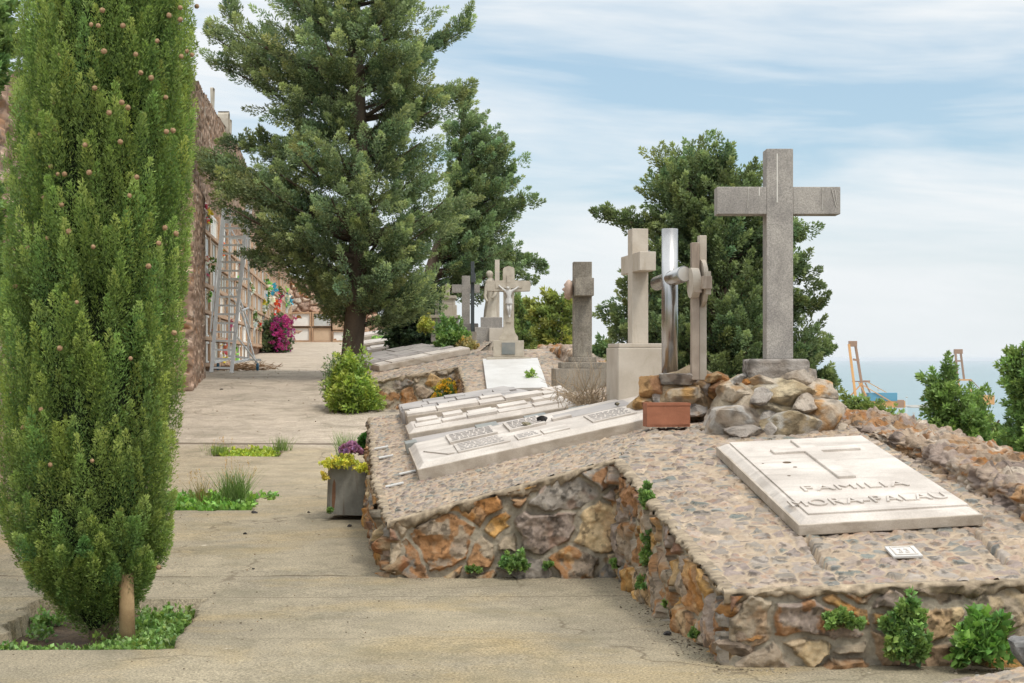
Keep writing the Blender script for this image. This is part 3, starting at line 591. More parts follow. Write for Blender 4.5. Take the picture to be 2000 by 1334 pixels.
wallface(TA, (1.13, 8.0), (3.45, 8.0), (-0.06, -0.06), PA, 0.25, 21, 0.0065, aniso=1.15)
wallface(TA, (0.76, 11.1), (1.13, 8.0), (-0.02, -0.06), PA, 0.24, 22, 0.008, aniso=1.0)
lip(TA, lA(1.10, 8.0), lA(3.45, 8.0), (0, -1, 0), 0.035, 0.03, 3)
lip(TA, lA(0.76, 11.1), lA(1.13, 7.98), (-1, 0, 0), 0.03, 0.03, 4)
core(TA, [(1.16, 8.03), (3.4, 8.03), (3.1, 12), (3.0, 14.1), (1.5, 14.1), (1.3, 13), (0.8, 11.13)], PA, 0.09)
for i, (dx, dy, z, sx1, sz1) in enumerate(((0.0, 0.06, 0.06, .15, .085), (0.05, 0.03, 0.19, .13, .07), (-0.02, 0.08, 0.30, .12, .06))):
    rock('corner_stone', TA, (1.17 + dx, 8.03 + dy, z), (sx1, 0.12, sz1), 660 + i, S(168, 148, 128), S(186, 136, 84), 0.1, rotz=.2 * i, sub=4)
# --- tomb B (long marble slabs)
TB = thing('stone_tomb', 'stone-walled grave plot carrying the row of long marble slabs with plaques', 'tomb', (0, 13, 0))
bxr = lambda Y: float(joinX(Y)) + 0.003
paving('paving', TB, PB, 11.1, 18.8, blx, bxr, 0.066, 31, 0.012, clip=lambda X, Y: Y - 12.4 - 0.107 * (X + 0.744) < 4.05)
lB = lambda x, y: (x, y, pz(PB, x, y))
wallface(TB, (-0.885, 11.1), (0.76, 11.1), (0.0, 0.0), PB, 0.30, 48, 0.0075, aniso=1.25)
wallface(TB, (blx(13), 13), (-0.885, 11.1), (0.0, 0.0), PB, 0.26, 42, 0.012)
wallface(TB, (blx(16.4), 16.4), (blx(13), 13), (0.0, 0.0), PB, 0.26, 43, 0.016)
lip(TB, lB(-0.90, 11.1), lB(0.74, 11.1), (0, -1, 0), 0.05, 0.035, 5)
lip(TB, lB(blx(13), 13), lB(-0.885, 11.1), (-1, 0, 0), 0.05, 0.03, 6)
lip(TB, lB(blx(16.4), 16.4), lB(blx(13), 13), (-1, 0, 0), 0.05, 0.03, 7)
core(TB, [(-0.83, 11.16), (0.73, 11.13), (0.99, 12), (1.25, 13), (1.45, 16.7), (blx(16.2) + .05, 16.3), (blx(15) + .05, 15), (blx(13) + .05, 13)], PB, 0.09)
for i, (dx, dy, z, sx1, sz1) in enumerate(((0.02, 0.07, 0.08, .15, .10), (-0.0, 0.05, 0.26, .17, .10))):
    rock('corner_stone', TB, (-0.82 + dx, 11.13 + dy, z), (sx1, 0.13, sz1), 670 + i, S(176, 150, 118), S(170, 118, 80), 0.1, rotz=.3 * i, sub=4)
# --- far tombs
TC = thing('stone_tomb', 'rust-coloured stone grave plot behind the leafy bush, long pale slab on top', 'tomb', (-1.5, 29, 0.7))
paving('paving', TC, PC, 27.6, 33.5, edgeX, lambda Y: -0.948 + (Y - 27.6) * 0.13, 0.12, 51, 0.03, 0.006)
wallface(TC, (edgeX(27.6), 27.6), (-0.948, 27.6), (0.55, 0.55), PC, 0.3, 52, 0.018, aniso=1.1)
wallface(TC, (edgeX(33.4), 33.4), (edgeX(27.6), 27.6), (1.1, 0.55), PC, 0.3, 53, 0.03)
lip(TC, (edgeX(27.6) - .02, 27.6, pz(PC, edgeX(27.6), 27.6)), (-0.95, 27.6, pz(PC, -0.95, 27.6)), (0, -1, 0), 0.06, 0.04, 7, 0.03)
core(TC, [(-2.6, 27.65), (-0.98, 27.65), (-0.3, 33.4), (edgeX(33.4) + .04, 33.4)], PC, 0.07)
TE = thing('stone_tomb', 'grave plot with brown pebbled slope under the plain white slab', 'tomb', (0, 26, 0.5))
exl = lambda Y: -0.62 - (Y - 24.0) * 0.091 if Y < 27.6 else -0.948 + (Y - 27.6) * 0.13
paving('paving', TE, PA2, 23.4, 29.3, exl, lambda Y: 1.75 - (Y - 23.4) * 0.1, 0.10, 61, 0.03, 0.006)
wallface(TE, (exl(23.4), 23.4), (1.75, 23.4), (0.2, 0.2), PA2, 0.25, 62, 0.04)
wallface(TE, (-0.948, 27.6), (exl(23.4), 23.4), (0.5, 0.2), PA2, 0.25, 63, 0.03)
lip(TE, (-0.948, 27.6, pz(PA2, -0.948, 27.6)), (exl(23.4), 23.4, pz(PA2, exl(23.4), 23.4)), (-1, 0, 0), 0.05, 0.03, 8, 0.03)
core(TE, [(exl(23.4) + .04, 23.45), (1.7, 23.45), (1.15, 29.2), (-0.8, 29.2)], PA2, 0.07)
TD = thing('stone_tomb', 'far grave plot with stacked long slabs just right of the tree trunk', 'tomb', (-3.5, 45, 1.5))
paving('paving', TD, PD, 41, 52, edgeX, lambda Y: edgeX(Y) + 2.3, 0.16, 71, 0.06, 0.008)
wallface(TD, (edgeX(41), 41), (edgeX(41) + 2.3, 41), (1.2, 1.2), PD, 0.3, 72, 0.03)
wallface(TD, (edgeX(52), 52), (edgeX(41), 41), (1.4, 1.2), PD, 0.3, 73, 0.05)
core(TD, [(edgeX(41) + .03, 41.05), (edgeX(41) + 2.27, 41.05), (edgeX(52) + 2.2, 51.9), (edgeX(52) + .04, 51.9)], PD, 0.07)
# nearest plot: only its paved corner pokes into the picture
TF = thing('stone_tomb', 'paved corner of the nearest grave plot at the bottom right edge', 'tomb', (2.6, 6.8, 0))
PF = (-0.37, 0.19, 0.0)
paving('paving', TF, PF, 5.6, 7.45, lambda Y: 1.95 + (7.45 - Y) * 0.05, lambda Y: 3.2, 0.09, 81, 0.012)
wallface(TF, (1.95, 5.6), (3.2, 5.6), (-0.1, -0.1), PF, 0.2, 82, 0.02)
core(TF, [(2.05, 5.63), (3.2, 5.63), (3.2, 7.4), (2.05, 7.4)], PF, 0.05)

# parapets: rough stone walls swept along a path
def parapet(label, path, hin, hout, wtop, seed, step, cell):
    T = thing('parapet_wall', label, 'wall', tuple(np.array(path[0][:3])))
    path = np.array(path, float); seg = np.concatenate([[0], np.cumsum(np.linalg.norm(np.diff(path[:, :2], axis=0), axis=1))])
    n = int(seg[-1] / step); sl = np.linspace(0, seg[-1], n); C = np.stack([np.interp(sl, seg, path[:, k]) for k in range(3)], 1)
    hi_ = np.interp(sl, seg[:len(hin)], hin); T2 = np.gradient(C[:, :2], axis=0); T2 = unit(T2); Nn = np.stack([T2[:, 1], -T2[:, 0]], 1)   # to the right of travel
    sec = [(-0.02, -0.25), (0.0, 0.0), (0.015, 0.45), (0.03, 0.85), (0.08, 1.0), (0.25, 1.04), (0.6, 1.06), (0.9, 1.02), (1.0, 0.9), (1.03, 0.4), (1.05, -0.4), (1.1, -2.5)]
    sec = np.array(sec); ln = np.concatenate([[0], np.cumsum(np.hypot(np.diff(sec[:, 0]) * wtop, np.diff(sec[:, 1]) * 0.28))])
    m_ = int(ln[-1] / step); tt = np.linspace(0, ln[-1], m_); ox = np.interp(tt, ln, sec[:, 0]) * wtop; oz = np.interp(tt, ln, sec[:, 1])
    U = np.broadcast_to(sl[:, None], (n, m_)).copy(); V_ = np.broadcast_to(tt[None], (n, m_)).copy()
    hh = hi_[:, None] * (1 + 0.5 * fbm(U * 1.8, U * 0, seed, 3))
    X = C[:, 0][:, None] + Nn[:, 0][:, None] * (ox[None] + 0.12 * fbm(U * 1.5, V_ * 0.7, seed + 2)); Y = C[:, 1][:, None] + Nn[:, 1][:, None] * ox[None]
    Z = C[:, 2][:, None] + oz[None] * np.where(oz[None] > 0, hh, hout)
    Pg = np.stack([X, Y, Z], -1)
    return masonry('rubble_stonework', T, Pg, U, V_, cell, seed, [(S(190, 166, 142), 5), (S(184, 144, 104), 2), (S(172, 152, 138), 5), (S(160, 130, 104), 2), (S(204, 186, 166), 3)], S(182, 156, 128), mw=0.006, rnd=0.03, bulge=0.018, off=0.02, tilt=0.16, rough=0.07, wamp=0.8, warp=0.5, rust=0.35, mat=M['rock'], flip=True)
parapet('low rugged stone parapet edging the right side of the family tomb', [(2.50, 13.2, pz(PA, 2.50, 13.2) - .02), (2.72, 11.6, pz(PA, 2.72, 11.6) - .04), (3.08, 9.1, pz(PA, 3.08, 9.1) - .02), (3.36, 7.2, 0.32), (3.5, 5.6, 0.1)][::-1], [0.26, 0.24, 0.20, 0.10, 0.05], 0.5, 0.62, 91, 0.014, 0.19)
parapet('low rubble crest behind the white slab, right of the crucifix', [(0.45, 30.2, 1.62), (0.95, 28.0, 1.55), (1.45, 25.0, 1.15)][::-1], [0.2, 0.25, 0.2], 0.5, 0.6, 92, 0.04, 0.25)

# ================================================================ SLABS
def pnormal(pl):
    if callable(pl): pl = PAq
    return unit(np.array((-pl[1], -pl[2], 1.0)))
def slab_frame(pl, blpx, brpx, lift=0.0):
    a = ray_plane(*blpx, pl); b_ = ray_plane(*brpx, pl); n = pnormal(pl)
    return frame(a + n * lift, b_ - a, n), np.linalg.norm(b_ - a)
def relief_lines(s, x0, x1, y0, y1, z, rows, r, h=0.004):
    dy = (y1 - y0) / rows
    for i in range(rows):
        x = x0
        while x < x1 - 0.02:
            w = r.uniform(0.02, 0.07); s.box(x, min(x + w, x1), y0 + dy * (i + 0.3), y0 + dy * (i + 0.62), z - 0.002, z + h); x += w + r.uniform(0.008, 0.02)
# A slab with the raised cross and letters
fr, wA = slab_frame(PAq, (1560, 1051), (1920, 1030), 0.012)
a = np.array(fr @ Vector((0, 0, 0.1)))
topA = None
nA = pnormal(PA); p0 = np.array(fr.translation) + nA * 0.1
plTop = (p0[2] + nA[0] / nA[2] * p0[0] + nA[1] / nA[2] * p0[1], -nA[0] / nA[2], -nA[1] / nA[2])
TL = np.array(fr.inverted() @ Vector(ray_plane(1397, 862, plTop))); TR = np.array(fr.inverted() @ Vector(ray_plane(1690, 849, plTop)))
print('slab A', wA, 'TL', TL, 'TR', TR)
LA = (TL[1] + TR[1]) / 2
sh = TL[0] / LA         # shear: how far the far end sits to the left
shear = Matrix(((1, sh, 0, 0), (0, 1, 0, 0), (0, 0, 1, 0), (0, 0, 0, 1)))
frA = fr @ shear
SLA = thing('grave_slab', 'pale marble slab with a raised cross and FAMILIA MORA-PALAU in relief', 'grave slab', tuple(fr.translation))
Solid(frA).box(0, wA, 0, LA, 0, 0.066, 0.006).build('slab_base', M['marbleside'], SLA)
Solid(frA).box(0.012, wA - 0.012, 0.012, LA - 0.012, 0.064, 0.094, 0.004, 0.05).build('moulding', M['marble'], SLA)
Solid(frA).box(0.085, wA - 0.05, 0.10, LA - 0.06, 0.09, 0.106, 0.004).build('panel', M['marble'], SLA)
zt = 0.106; cw = 0.115; cxm = wA * 0.52
def onA(px, py):
    q = frA.inverted() @ Vector(ray_plane(px, py, plTop)); return q.x, q.y
ca = onA(1505, 884); cb = onA(1680, 880); ct = onA(1572, 863); cbm = onA(1640, 937)
ym = (ca[1] + cb[1]) / 2; xm = (ct[0] + cbm[0]) / 2; y_hi = min(ct[1], LA - 0.1)
Solid(frA).prism([(ca[0], ym - cw / 2), (xm - cw / 2, ym - cw / 2), (xm - cw / 2, cbm[1]), (xm + cw / 2, cbm[1]), (xm + cw / 2, ym - cw / 2), (cb[0], ym - cw / 2), (cb[0], ym + cw / 2), (xm + cw / 2, ym + cw / 2),
                  (xm + cw / 2, y_hi), (xm - cw / 2, y_hi), (xm - cw / 2, ym + cw / 2), (ca[0], ym + cw / 2)], zt - 0.004, zt + 0.016, 0.003).build('relief_cross', M['marble'], SLA)
def letters(txt, parent, fr_, x0, x1, y0, h, z, mat, ext=0.008, name='inscription', off=0.02):
    cu = bpy.data.curves.new('t', 'FONT'); cu.body = txt; cu.size = 1; cu.extrude = 0.01; cu.offset = 0.0; cu.space_character = 1.08
    o = bpy.data.objects.new('t', cu); COL.objects.link(o); bpy.context.view_layer.update()
    me = bpy.data.meshes.new_from_object(o.evaluated_get(bpy.context.evaluated_depsgraph_get())); bpy.data.objects.remove(o)
    V = np.array([v.co[:] for v in me.vertices]); mn = V.min(0); mx = V.max(0)
    V = (V - mn) / np.maximum(mx - mn, 1e-6); V = V * np.array([x1 - x0, h, ext]) + np.array([x0, y0, z])
    W_ = np.array([(fr_ @ Vector(v))[:] for v in V]); Fc = [tuple(p_.vertices) for p_ in me.polygons]; bpy.data.meshes.remove(me)
    return mk(name, W_, Fc, mat, parent)
f0 = onA(1572, 962); f1 = onA(1778, 952); g0 = onA(1545, 990); g1 = onA(1858, 978)
hL = (onA(1565, 945)[1] - f0[1]); print('letters', f0, f1, g0, g1, hL)
letters('FAMILIA', SLA, frA, f0[0], f1[0], (f0[1] + f1[1]) / 2, 0.125, zt - 0.001, M['marble'], 0.011)
letters('MORA-PALAU', SLA, frA, g0[0], g1[0], (g0[1] + g1[1]) / 2 - 0.01, 0.145, zt - 0.001, M['marble'], 0.011)
for i, (px, py, w_) in enumerate(((1537, 905, 0.035), (1553, 914, 0.018), (1541, 931, 0.014), (1490, 907, 0.01))):
    q = onA(px, py); Solid(frA).cyl((q[0], q[1], zt - 0.002), (q[0], q[1], zt + 0.0012), w_, w_ * 0.8, 9).build('dark_chip', M['soil'], SLA)
# number plaque
qn, wn = slab_frame(PAq, (1745, 1097), (1803, 1095), 0.016)
NP = thing('number_plaque', 'small white worn plaque set in the paving below the family slab', 'plaque', tuple(qn.translation))
Solid(qn).box(0, wn, 0, 0.20, 0, 0.014, 0.003).build('plate', M['whiteslab'], NP)
s = Solid(qn)
for x0_, x1_, y0_, y1_ in ((0.02, wn - 0.02, 0.17, 0.18), (0.02, wn - 0.02, 0.022, 0.032), (0.02, 0.028, 0.03, 0.17), (wn - 0.028, wn - 0.02, 0.03, 0.17)): s.box(x0_, x1_, y0_, y1_, 0.013, 0.018)
s.build('border', M['marble'], NP)
letters('33', NP, qn, wn * 0.3, wn * 0.68, 0.06, 0.075, 0.013, M['marble'], 0.005, 'number')

# B slabs, all set square to one another in one frame
r = np.random.default_rng(3)
def frB_at(d):
    L = np.array((-0.744 - 0.107 * d, 12.4 + d, 0.0)); L[2] = SB(L[0], L[1]) + 0.004
    R_ = L + np.array((2.0, 0.214, 0.0)); R_[2] = SB(R_[0], R_[1]) - 0.02
    up_ = L + np.array((-0.107, 1, 0)) * 0.6; sl = (SB(up_[0], up_[1]) + SB(up_[0] + 2, up_[1] + .214) - SB(L[0], L[1]) - SB(R_[0], R_[1])) / 2
    ex = unit(R_ - L); yy = unit(np.array((-0.107 * 0.6, 0.6, sl))); return frame(L, ex, np.cross(ex, yy))
frB2 = frB_at(0); frB = frB2; wB = 2.24
S1 = thing('grave_slab', 'nearest long marble slab with thick moulded edge and raised plaques', 'grave slab', tuple(frB.translation), 'long slabs on the middle tomb')
Solid(frB2).box(0, wB, 0, 1.36, 0, 0.10, 0.008).build('slab_base', M['marbleside'], S1)
Solid(frB2).box(0.01, wB - 0.01, 0.012, 1.35, 0.097, 0.14, 0.010, 0.055, 3).build('moulding', M['marble'], S1)
zt1 = 0.14; s = Solid(frB2)
for q in ((0.36, 0.80, 0.12, 0.62), (0.86, 1.06, 0.10, 0.40), (1.08, 1.30, 0.10, 0.36), (1.50, 1.88, 0.14, 0.62)): s.box(q[0], q[1], q[2], q[3], zt1 - 0.002, zt1 + 0.013, 0.003)
for q in ((0.34, 0.76, 0.70, 1.22), (0.86, 1.18, 0.66, 1.2), (1.25, 1.42, 0.74, 0.84)): s.box(q[0], q[1], q[2], q[3], zt1 - 0.002, zt1 + 0.022, 0.003)
s.build('plaques', M['marble'], S1)
s = Solid(frB2); relief_lines(s, 0.39, 0.76, 0.16, 0.58, zt1 + 0.012, 5, r, 0.006); relief_lines(s, 0.37, 0.73, 0.74, 1.18, zt1 + 0.021, 5, r, 0.008); relief_lines(s, 0.88, 1.04, 0.13, 0.37, zt1 + 0.012, 3, r, 0.005)
relief_lines(s, 0.89, 1.15, 0.7, 1.16, zt1 + 0.021, 5, r, 0.008); relief_lines(s, 1.53, 1.84, 0.18, 0.58, zt1 + 0.012, 6, r, 0.005); s.build('worn_lettering', M['greymarble'], S1)
Solid(frB2).prism([(0.10, 0.62), (0.28, 0.16), (0.33, 0.16), (0.15, 0.62)], zt1 - 0.002, zt1 + 0.01).build('relief_cross', M['marble'], S1)
Solid(frB2).box(1.30, 1.95, 0.74, 1.12, zt1 - 0.004, zt1 + 0.0025).build('sunken_panel', M['greymarble'], S1)
f2 = frB_at(1.42); S2 = thing('grave_slab', 'low grey slate slab sunk between two marble slabs, small dark plaques on it', 'grave slab', tuple(f2.translation), 'long slabs on the middle tomb')
Solid(f2).box(0.03, 1.85, 0, 0.44, 0, 0.075, 0.006).build('slab_base', M['greymarble'], S2)
Solid(f2).box(-0.05, 0.06, -0.03, 0.16, 0.0, 0.10, 0.008).build('end_block', M['slate'], S2)
s = Solid(f2)
for x_ in (0.62, 1.08, 1.5): s.box(x_, x_ + 0.2, 0.05, 0.34, 0.074, 0.105, 0.004)
s.build('plaques', M['slate'], S2)
f3 = frB_at(1.92); S3 = thing('grave_slab', 'cream marble slab with overlapping rectangular plaques, third from the front', 'grave slab', tuple(f3.translation), 'long slabs on the middle tomb')
w3 = 1.62; Solid(f3).box(0, w3, 0, 0.68, 0, 0.10, 0.01).build('slab_base', M['marbleside'], S3)
Solid(f3).box(0.01, w3 - 0.01, 0.01, 0.67, 0.098, 0.135, 0.01, 0.05, 3).build('moulding', M['marble'], S3)
s = Solid(f3); x_ = 0.08
for k, w_ in enumerate((0.26, 0.24, 0.30, 0.34, 0.3)):
    s.box(x_, x_ + w_ - 0.02, 0.07 + 0.03 * (k % 2), 0.34 - 0.04 * (k % 3), 0.133, 0.146 + 0.009 * (k % 3), 0.002)
    s.box(x_ + 0.03, x_ + w_ * 0.9, 0.36, 0.6, 0.133, 0.15 + 0.012 * ((k + 1) % 3), 0.002); x_ += w_
s.build('plaques', M['marble'], S3)
f4 = frB_at(2.64); S4 = thing('grave_slab', 'tall cream marble slab with stepped edge, second from the back', 'grave slab', tuple(f4.translation), 'long slabs on the middle tomb')
w4 = 1.66; Solid(f4).box(0.02, w4, 0, 0.52, 0, 0.16, 0.008).build('slab_base', M['marbleside'], S4)
s = Solid(f4); x_ = 0.03
for k, w_ in enumerate((0.30, 0.42, 0.26, 0.38, 0.24)):
    s.box(x_, x_ + w_ - 0.012, 0.02 + 0.02 * (k % 2), 0.26 + 0.02 * (k % 3), 0.158, 0.180 + 0.01 * (k % 2), 0.002); s.box(x_ + 0.04, x_ + w_, 0.31, 0.5, 0.158, 0.170 + 0.012 * (k % 3), 0.002); x_ += w_
s.build('plaques', M['marble'], S4)
f5 = frB_at(3.2); S5 = thing('grave_slab', 'broad grey slab covered in many rectangular plaques, furthest back of its row', 'grave slab', tuple(f5.translation), 'long slabs on the middle tomb')
w5 = 1.42; Solid(f5).prism([(-0.02, 0), (w5, 0), (w5 - 0.25, 1.2), (-0.02, 0.75)], 0, 0.13, 0.008).build('slab_base', M['greymarble'], S5)
s = Solid(f5)
for j in range(3):
    x_ = 0.0
    while x_ < w5 - 0.34:
        w_ = r.uniform(0.12, 0.32)
        if j * 0.27 + 0.26 < 0.75 + x_ * 0.36: s.box(x_, x_ + w_ - 0.015, 0.02 + j * 0.27, 0.02 + j * 0.27 + 0.24, 0.128, 0.142 + 0.016 * r.random(), 0.002)
        x_ += w_
s.build('plaques', M['greymarble'], S5)
# small white marker plates on the paving left of the slabs
for i, (px, py, lab) in enumerate(((770, 946, 'small white marker strip on the paving, nearest to the front corner'), (797, 921, 'small white marker strip just beside the end of the nearest marble slab'), (757, 889, 'small white marker strip on the paving level with the planter top'), (748, 871, 'furthest small white marker strip on the paving beyond the planter'))):
    a_ = ray_plane(px - 16, py + 10, PB); b2_ = a_ + np.array((0.3, 0.03, 0)); b2_[2] = PB(b2_[0], b2_[1]); c2_ = a_ + np.array((-.03, 0.3, 0)); c2_[2] = PB(c2_[0], c2_[1]); nn_ = unit(np.cross(b2_ - a_, c2_ - a_)); f_ = frame(a_ + nn_ * 0.011, b2_ - a_, nn_)
    s = Solid(f_); s.box(0, 0.15 - 0.02 * (i > 1), 0, 0.05, 0, 0.012, 0.002); tag(s.build('marker_plate', M['whiteslab']), lab, 'marker', 'marker strips on the middle tomb')
# C slabs
frC, wC = slab_frame(PC, (742, 727), (920, 692), 0.01)
print('C', wC)
for k, (lab, y0, y1, h, mt, dx) in enumerate((('long pale slab with a blunt end on the plot behind the leafy bush', 0, 0.8, 0.11, 'marbleside', 0), ('grey tiled slab just behind the long pale slab', 0.85, 2.0, 0.14, 'greymarble', -0.05), ('furthest grey slab of the plot behind the leafy bush', 2.1, 3.1, 0.13, 'greymarble', 0.02))):
    o = thing('grave_slab', lab, 'grave slab', tuple(frC @ Vector((0, y0, 0))), 'slabs on the rusty stone plot')
    Solid(frC).box(dx, wC - 0.1 * k, y0, y1, 0, h, 0.008).build('slab_base', M[mt], o)
    s = Solid(frC); x_ = dx + 0.03
    while x_ < wC - 0.4:
        w_ = r.uniform(0.2, 0.5); s.box(x_, x_ + w_ - 0.02, y0 + 0.05, y1 - 0.1, h - 0.002, h + 0.012 + 0.012 * r.random(), 0.002); x_ += w_
    s.build('plaques', M['marble' if k == 0 else 'greymarble'], o)
frE, wE = slab_frame(PA2, (950, 760), (1068, 758), 0.02)
TLE = np.array(frE.inverted() @ Vector(ray_plane(943, 708, PA2))); print('E', wE, TLE)
o = thing('grave_slab', 'plain bright white slab lying in front of the crucifix', 'grave slab', tuple(frE.translation))
frE2 = frE @ Matrix(((1, TLE[0] / TLE[1], 0, 0), (0, 1, 0, 0), (0, 0, 1, 0), (0, 0, 0, 1)))
Solid(frE2).box(0, wE, -0.3, TLE[1], 0, 0.05, 0.006).build('slab', M['whiteslab'], o)
# D slabs
for k, (lab, px, py, L_, y0, y1, h, mt) in enumerate((('front slab of the far stack right of the trunk', 722, 691, 1.6, 0, 0.9, 0.16, 'greymarble'), ('middle pale slab of the far stack right of the trunk', 716, 681, 1.7, 1.0, 2.4, 0.22, 'marbleside'), ('rear pinkish slab of the far stack right of the trunk', 708, 674, 1.8, 2.8, 4.2, 0.32, 'limestone'))):
    o_ = np.array((edgeX(42) + 0.25, 42, 0.0)); o_[2] = pz(PD, o_[0], 42) + .02; f_ = frame(o_, (1, 0.107, 0.14), np.cross(unit(np.array((1, .107, .14))), unit(np.array((-.107, 1, .09)))))
    o = thing('grave_slab', lab, 'grave slab', tuple(f_ @ Vector((0, y0, 0))), 'slabs of the far stack')
    Solid(f_).box(-0.15 * k, L_, y0, y1, 0, h, 0.01).build('slab_base', M[mt], o); Solid(f_).box(0.1 - 0.15 * k, L_ * 0.6, y0 + 0.1, y1 - 0.1, h - 0.002, h + 0.03).build('plaque', M['marble'], o)

# ================================================================ CROSSES AND MONUMENTS
def cross_solid(s, cx, cy, z0, z1, w, d, arm0, arm1, za0, za1, axis='x', bev=0.006):
    s.box(cx - w / 2, cx + w / 2, cy - d / 2, cy + d / 2, z0, z1, bev)
    if axis == 'x': s.box(cx + arm0, cx - w / 2, cy - d / 2 + .0015, cy + d / 2 - .0015, za0, za1, bev).box(cx + w / 2, cx + arm1, cy - d / 2 + .0015, cy + d / 2 - .0015, za0, za1, bev)
    else: s.box(cx - w / 2 + .0015, cx + w / 2 - .0015, cy + arm0, cy - d / 2, za0, za1, bev).box(cx - w / 2 + .0015, cx + w / 2 - .0015, cy + d / 2, cy + arm1, za0, za1, bev)
# big granite cross on its rock pile
GC = thing('granite_cross', 'tall grey granite cross on a rough block and boulder pile above the family slab', 'cross', (2.1, 12.15, 1.0))
Yc = 12.15; k_ = Yc / F; cxw = (1523.5 - CX) * k_
s = Solid(); cross_solid(s, cxw, Yc + 0.1, 1.595, CAMZ + 410 * k_, 52 * k_, 0.19, -(1523.5 - 1401) * k_, (1642 - 1523.5) * k_, CAMZ + (700 - 418) * k_, CAMZ + 335.5 * k_)
s.build('cross', M['granite'], GC)
mst = m_flat('streak', S(208, 202, 192), 0.8)
for (px, py, L_, w_, t_) in ((1518, 300, 95, 2.2, 0), (1462, 366, 40, 2.5, 2), (1483, 366, 16, 2, 0), (1607, 368, 42, 3.0, 1), (1624, 368, 36, 3.0, -9), (1631, 372, 26, 2.0, -4)):
    Solid().bar(P(px, py, Yc + 0.0042), P(px - t_, py + L_, Yc + 0.0042), w_ * k_ * 0.9, 0.002).build('dripped_streak', mst, GC)
V, Fc = ico(4); q = V / np.abs(V).max(1, keepdims=True); q = q * 0.88 + V * 0.12
q = q * np.array([61 * k_, 0.2, 24 * k_]) * (1 + 0.16 * fbm(V[:, 0] * 2.2, V[:, 1] * 2.2, 5, 5, V[:, 2] * 2.2))[:, None] + np.array([(1518 - CX) * k_, Yc + 0.08, CAMZ - 25 * k_])
mk('block', q, Fc, M['rock'], GC, rock_col(q, 4, S(178, 168, 158), S(158, 146, 134), 0.15), smooth=True)
BO = [(1424, 822, 52, 40, -0.16, 0.5), (1462, 800, 40, 38, -.10, 0.3), (1502, 830, 34, 30, -.22, .9), (1540, 826, 50, 30, -.24, .6), (1592, 812, 42, 42, -.14, .1), (1618, 800, 22, 34, -.02, .2), (1442, 768, 34, 26, -.05, .2), (1478, 776, 26, 16, -.14, 0),
      (1530, 768, 52, 22, -.16, .4), (1592, 768, 30, 24, -.06, .7), (1575, 790, 24, 20, -.20, 0), (1405, 842, 26, 16, -.10, .3), (1448, 745, 16, 14, 0.02, .1), (1500, 796, 46, 28, -.12, .1), (1640, 838, 18, 14, -.1, .2), (1560, 745, 40, 20, 0, .1), (1490, 752, 40, 20, 0, .1), (1455, 846, 40, 18, -.28, .4)]
bc = [(S(202, 186, 168), S(180, 162, 142)), (S(206, 188, 164), S(184, 152, 116)), (S(184, 172, 160), S(206, 196, 184)), (S(210, 190, 156), S(184, 162, 128)), (S(204, 186, 164), S(206, 158, 104))]
for i, (px, py, w_, h_, dy, wh) in enumerate(BO):
    c = P(px, py, Yc + 0.02 + dy); rock('boulder', GC, c, (w_ * k_ * 1.12, 0.2, h_ * k_ * 1.15), 200 + i, *bc[i % 5], white=wh, rotz=0.3 * math.sin(i * 3))
rock('boulder', GC, P(1478, 779, Yc - .1), (17 * k_, .05, 11 * k_), 233, S(140, 66, 52), S(176, 120, 70), 0.5, sub=3)
rock('boulder', GC, P(1458, 748, Yc - .08), (12 * k_, .05, 8 * k_), 234, S(190, 130, 70), S(160, 110, 70), 0.0, sub=3)
rock('mortar_heap', GC, P(1518, 806, Yc + 0.10), (114 * k_, 0.38, 76 * k_), 240, S(200, 182, 156), S(184, 166, 140), 0, rough=0.05)
# pile carrying the steel cross and the brown marble cross
Yp = 12.95; k2 = Yp / F
RP = thing('rock_mound', 'heap of orange and grey boulders carrying the steel cross and the brown cross', 'rock mound', (1.48, Yp, 1.2))
PB_ = [(1275, 758, 30, 22), (1318, 756, 34, 22), (1345, 772, 34, 28), (1300, 782, 30, 24), (1382, 782, 34, 30), (1410, 762, 26, 26), (1365, 752, 30, 20), (1268, 790, 24, 16), (1330, 740, 40, 14), (1400, 742, 22, 14), (1290, 742, 24, 10), (1350, 800, 34, 16), (1420, 790, 20, 20), (1310, 800, 26, 12), (1385, 738, 20, 10)]
oc = [(S(206, 162, 112), S(186, 140, 104)), (S(194, 182, 172), S(206, 168, 126)), (S(204, 160, 104), S(220, 194, 158)), (S(182, 168, 156), S(202, 194, 184)), (S(212, 176, 130), S(194, 136, 84))]
for i, (px, py, w_, h_) in enumerate(PB_):
    rock('boulder', RP, P(px, py, Yp + 0.1 * math.sin(i * 2.1) - 0.05), (w_ * k2 * 1.15, 0.15, h_ * k2 * 1.15), 300 + i, *oc[i % 5], white=0.15 * (i % 3), rotz=0.4 * math.sin(i * 5), rough=0.08)
rock('mortar_heap', RP, P(1340, 784, Yp + .05), (100 * k2, 0.31, 60 * k2), 330, S(208, 182, 148), S(194, 168, 136))
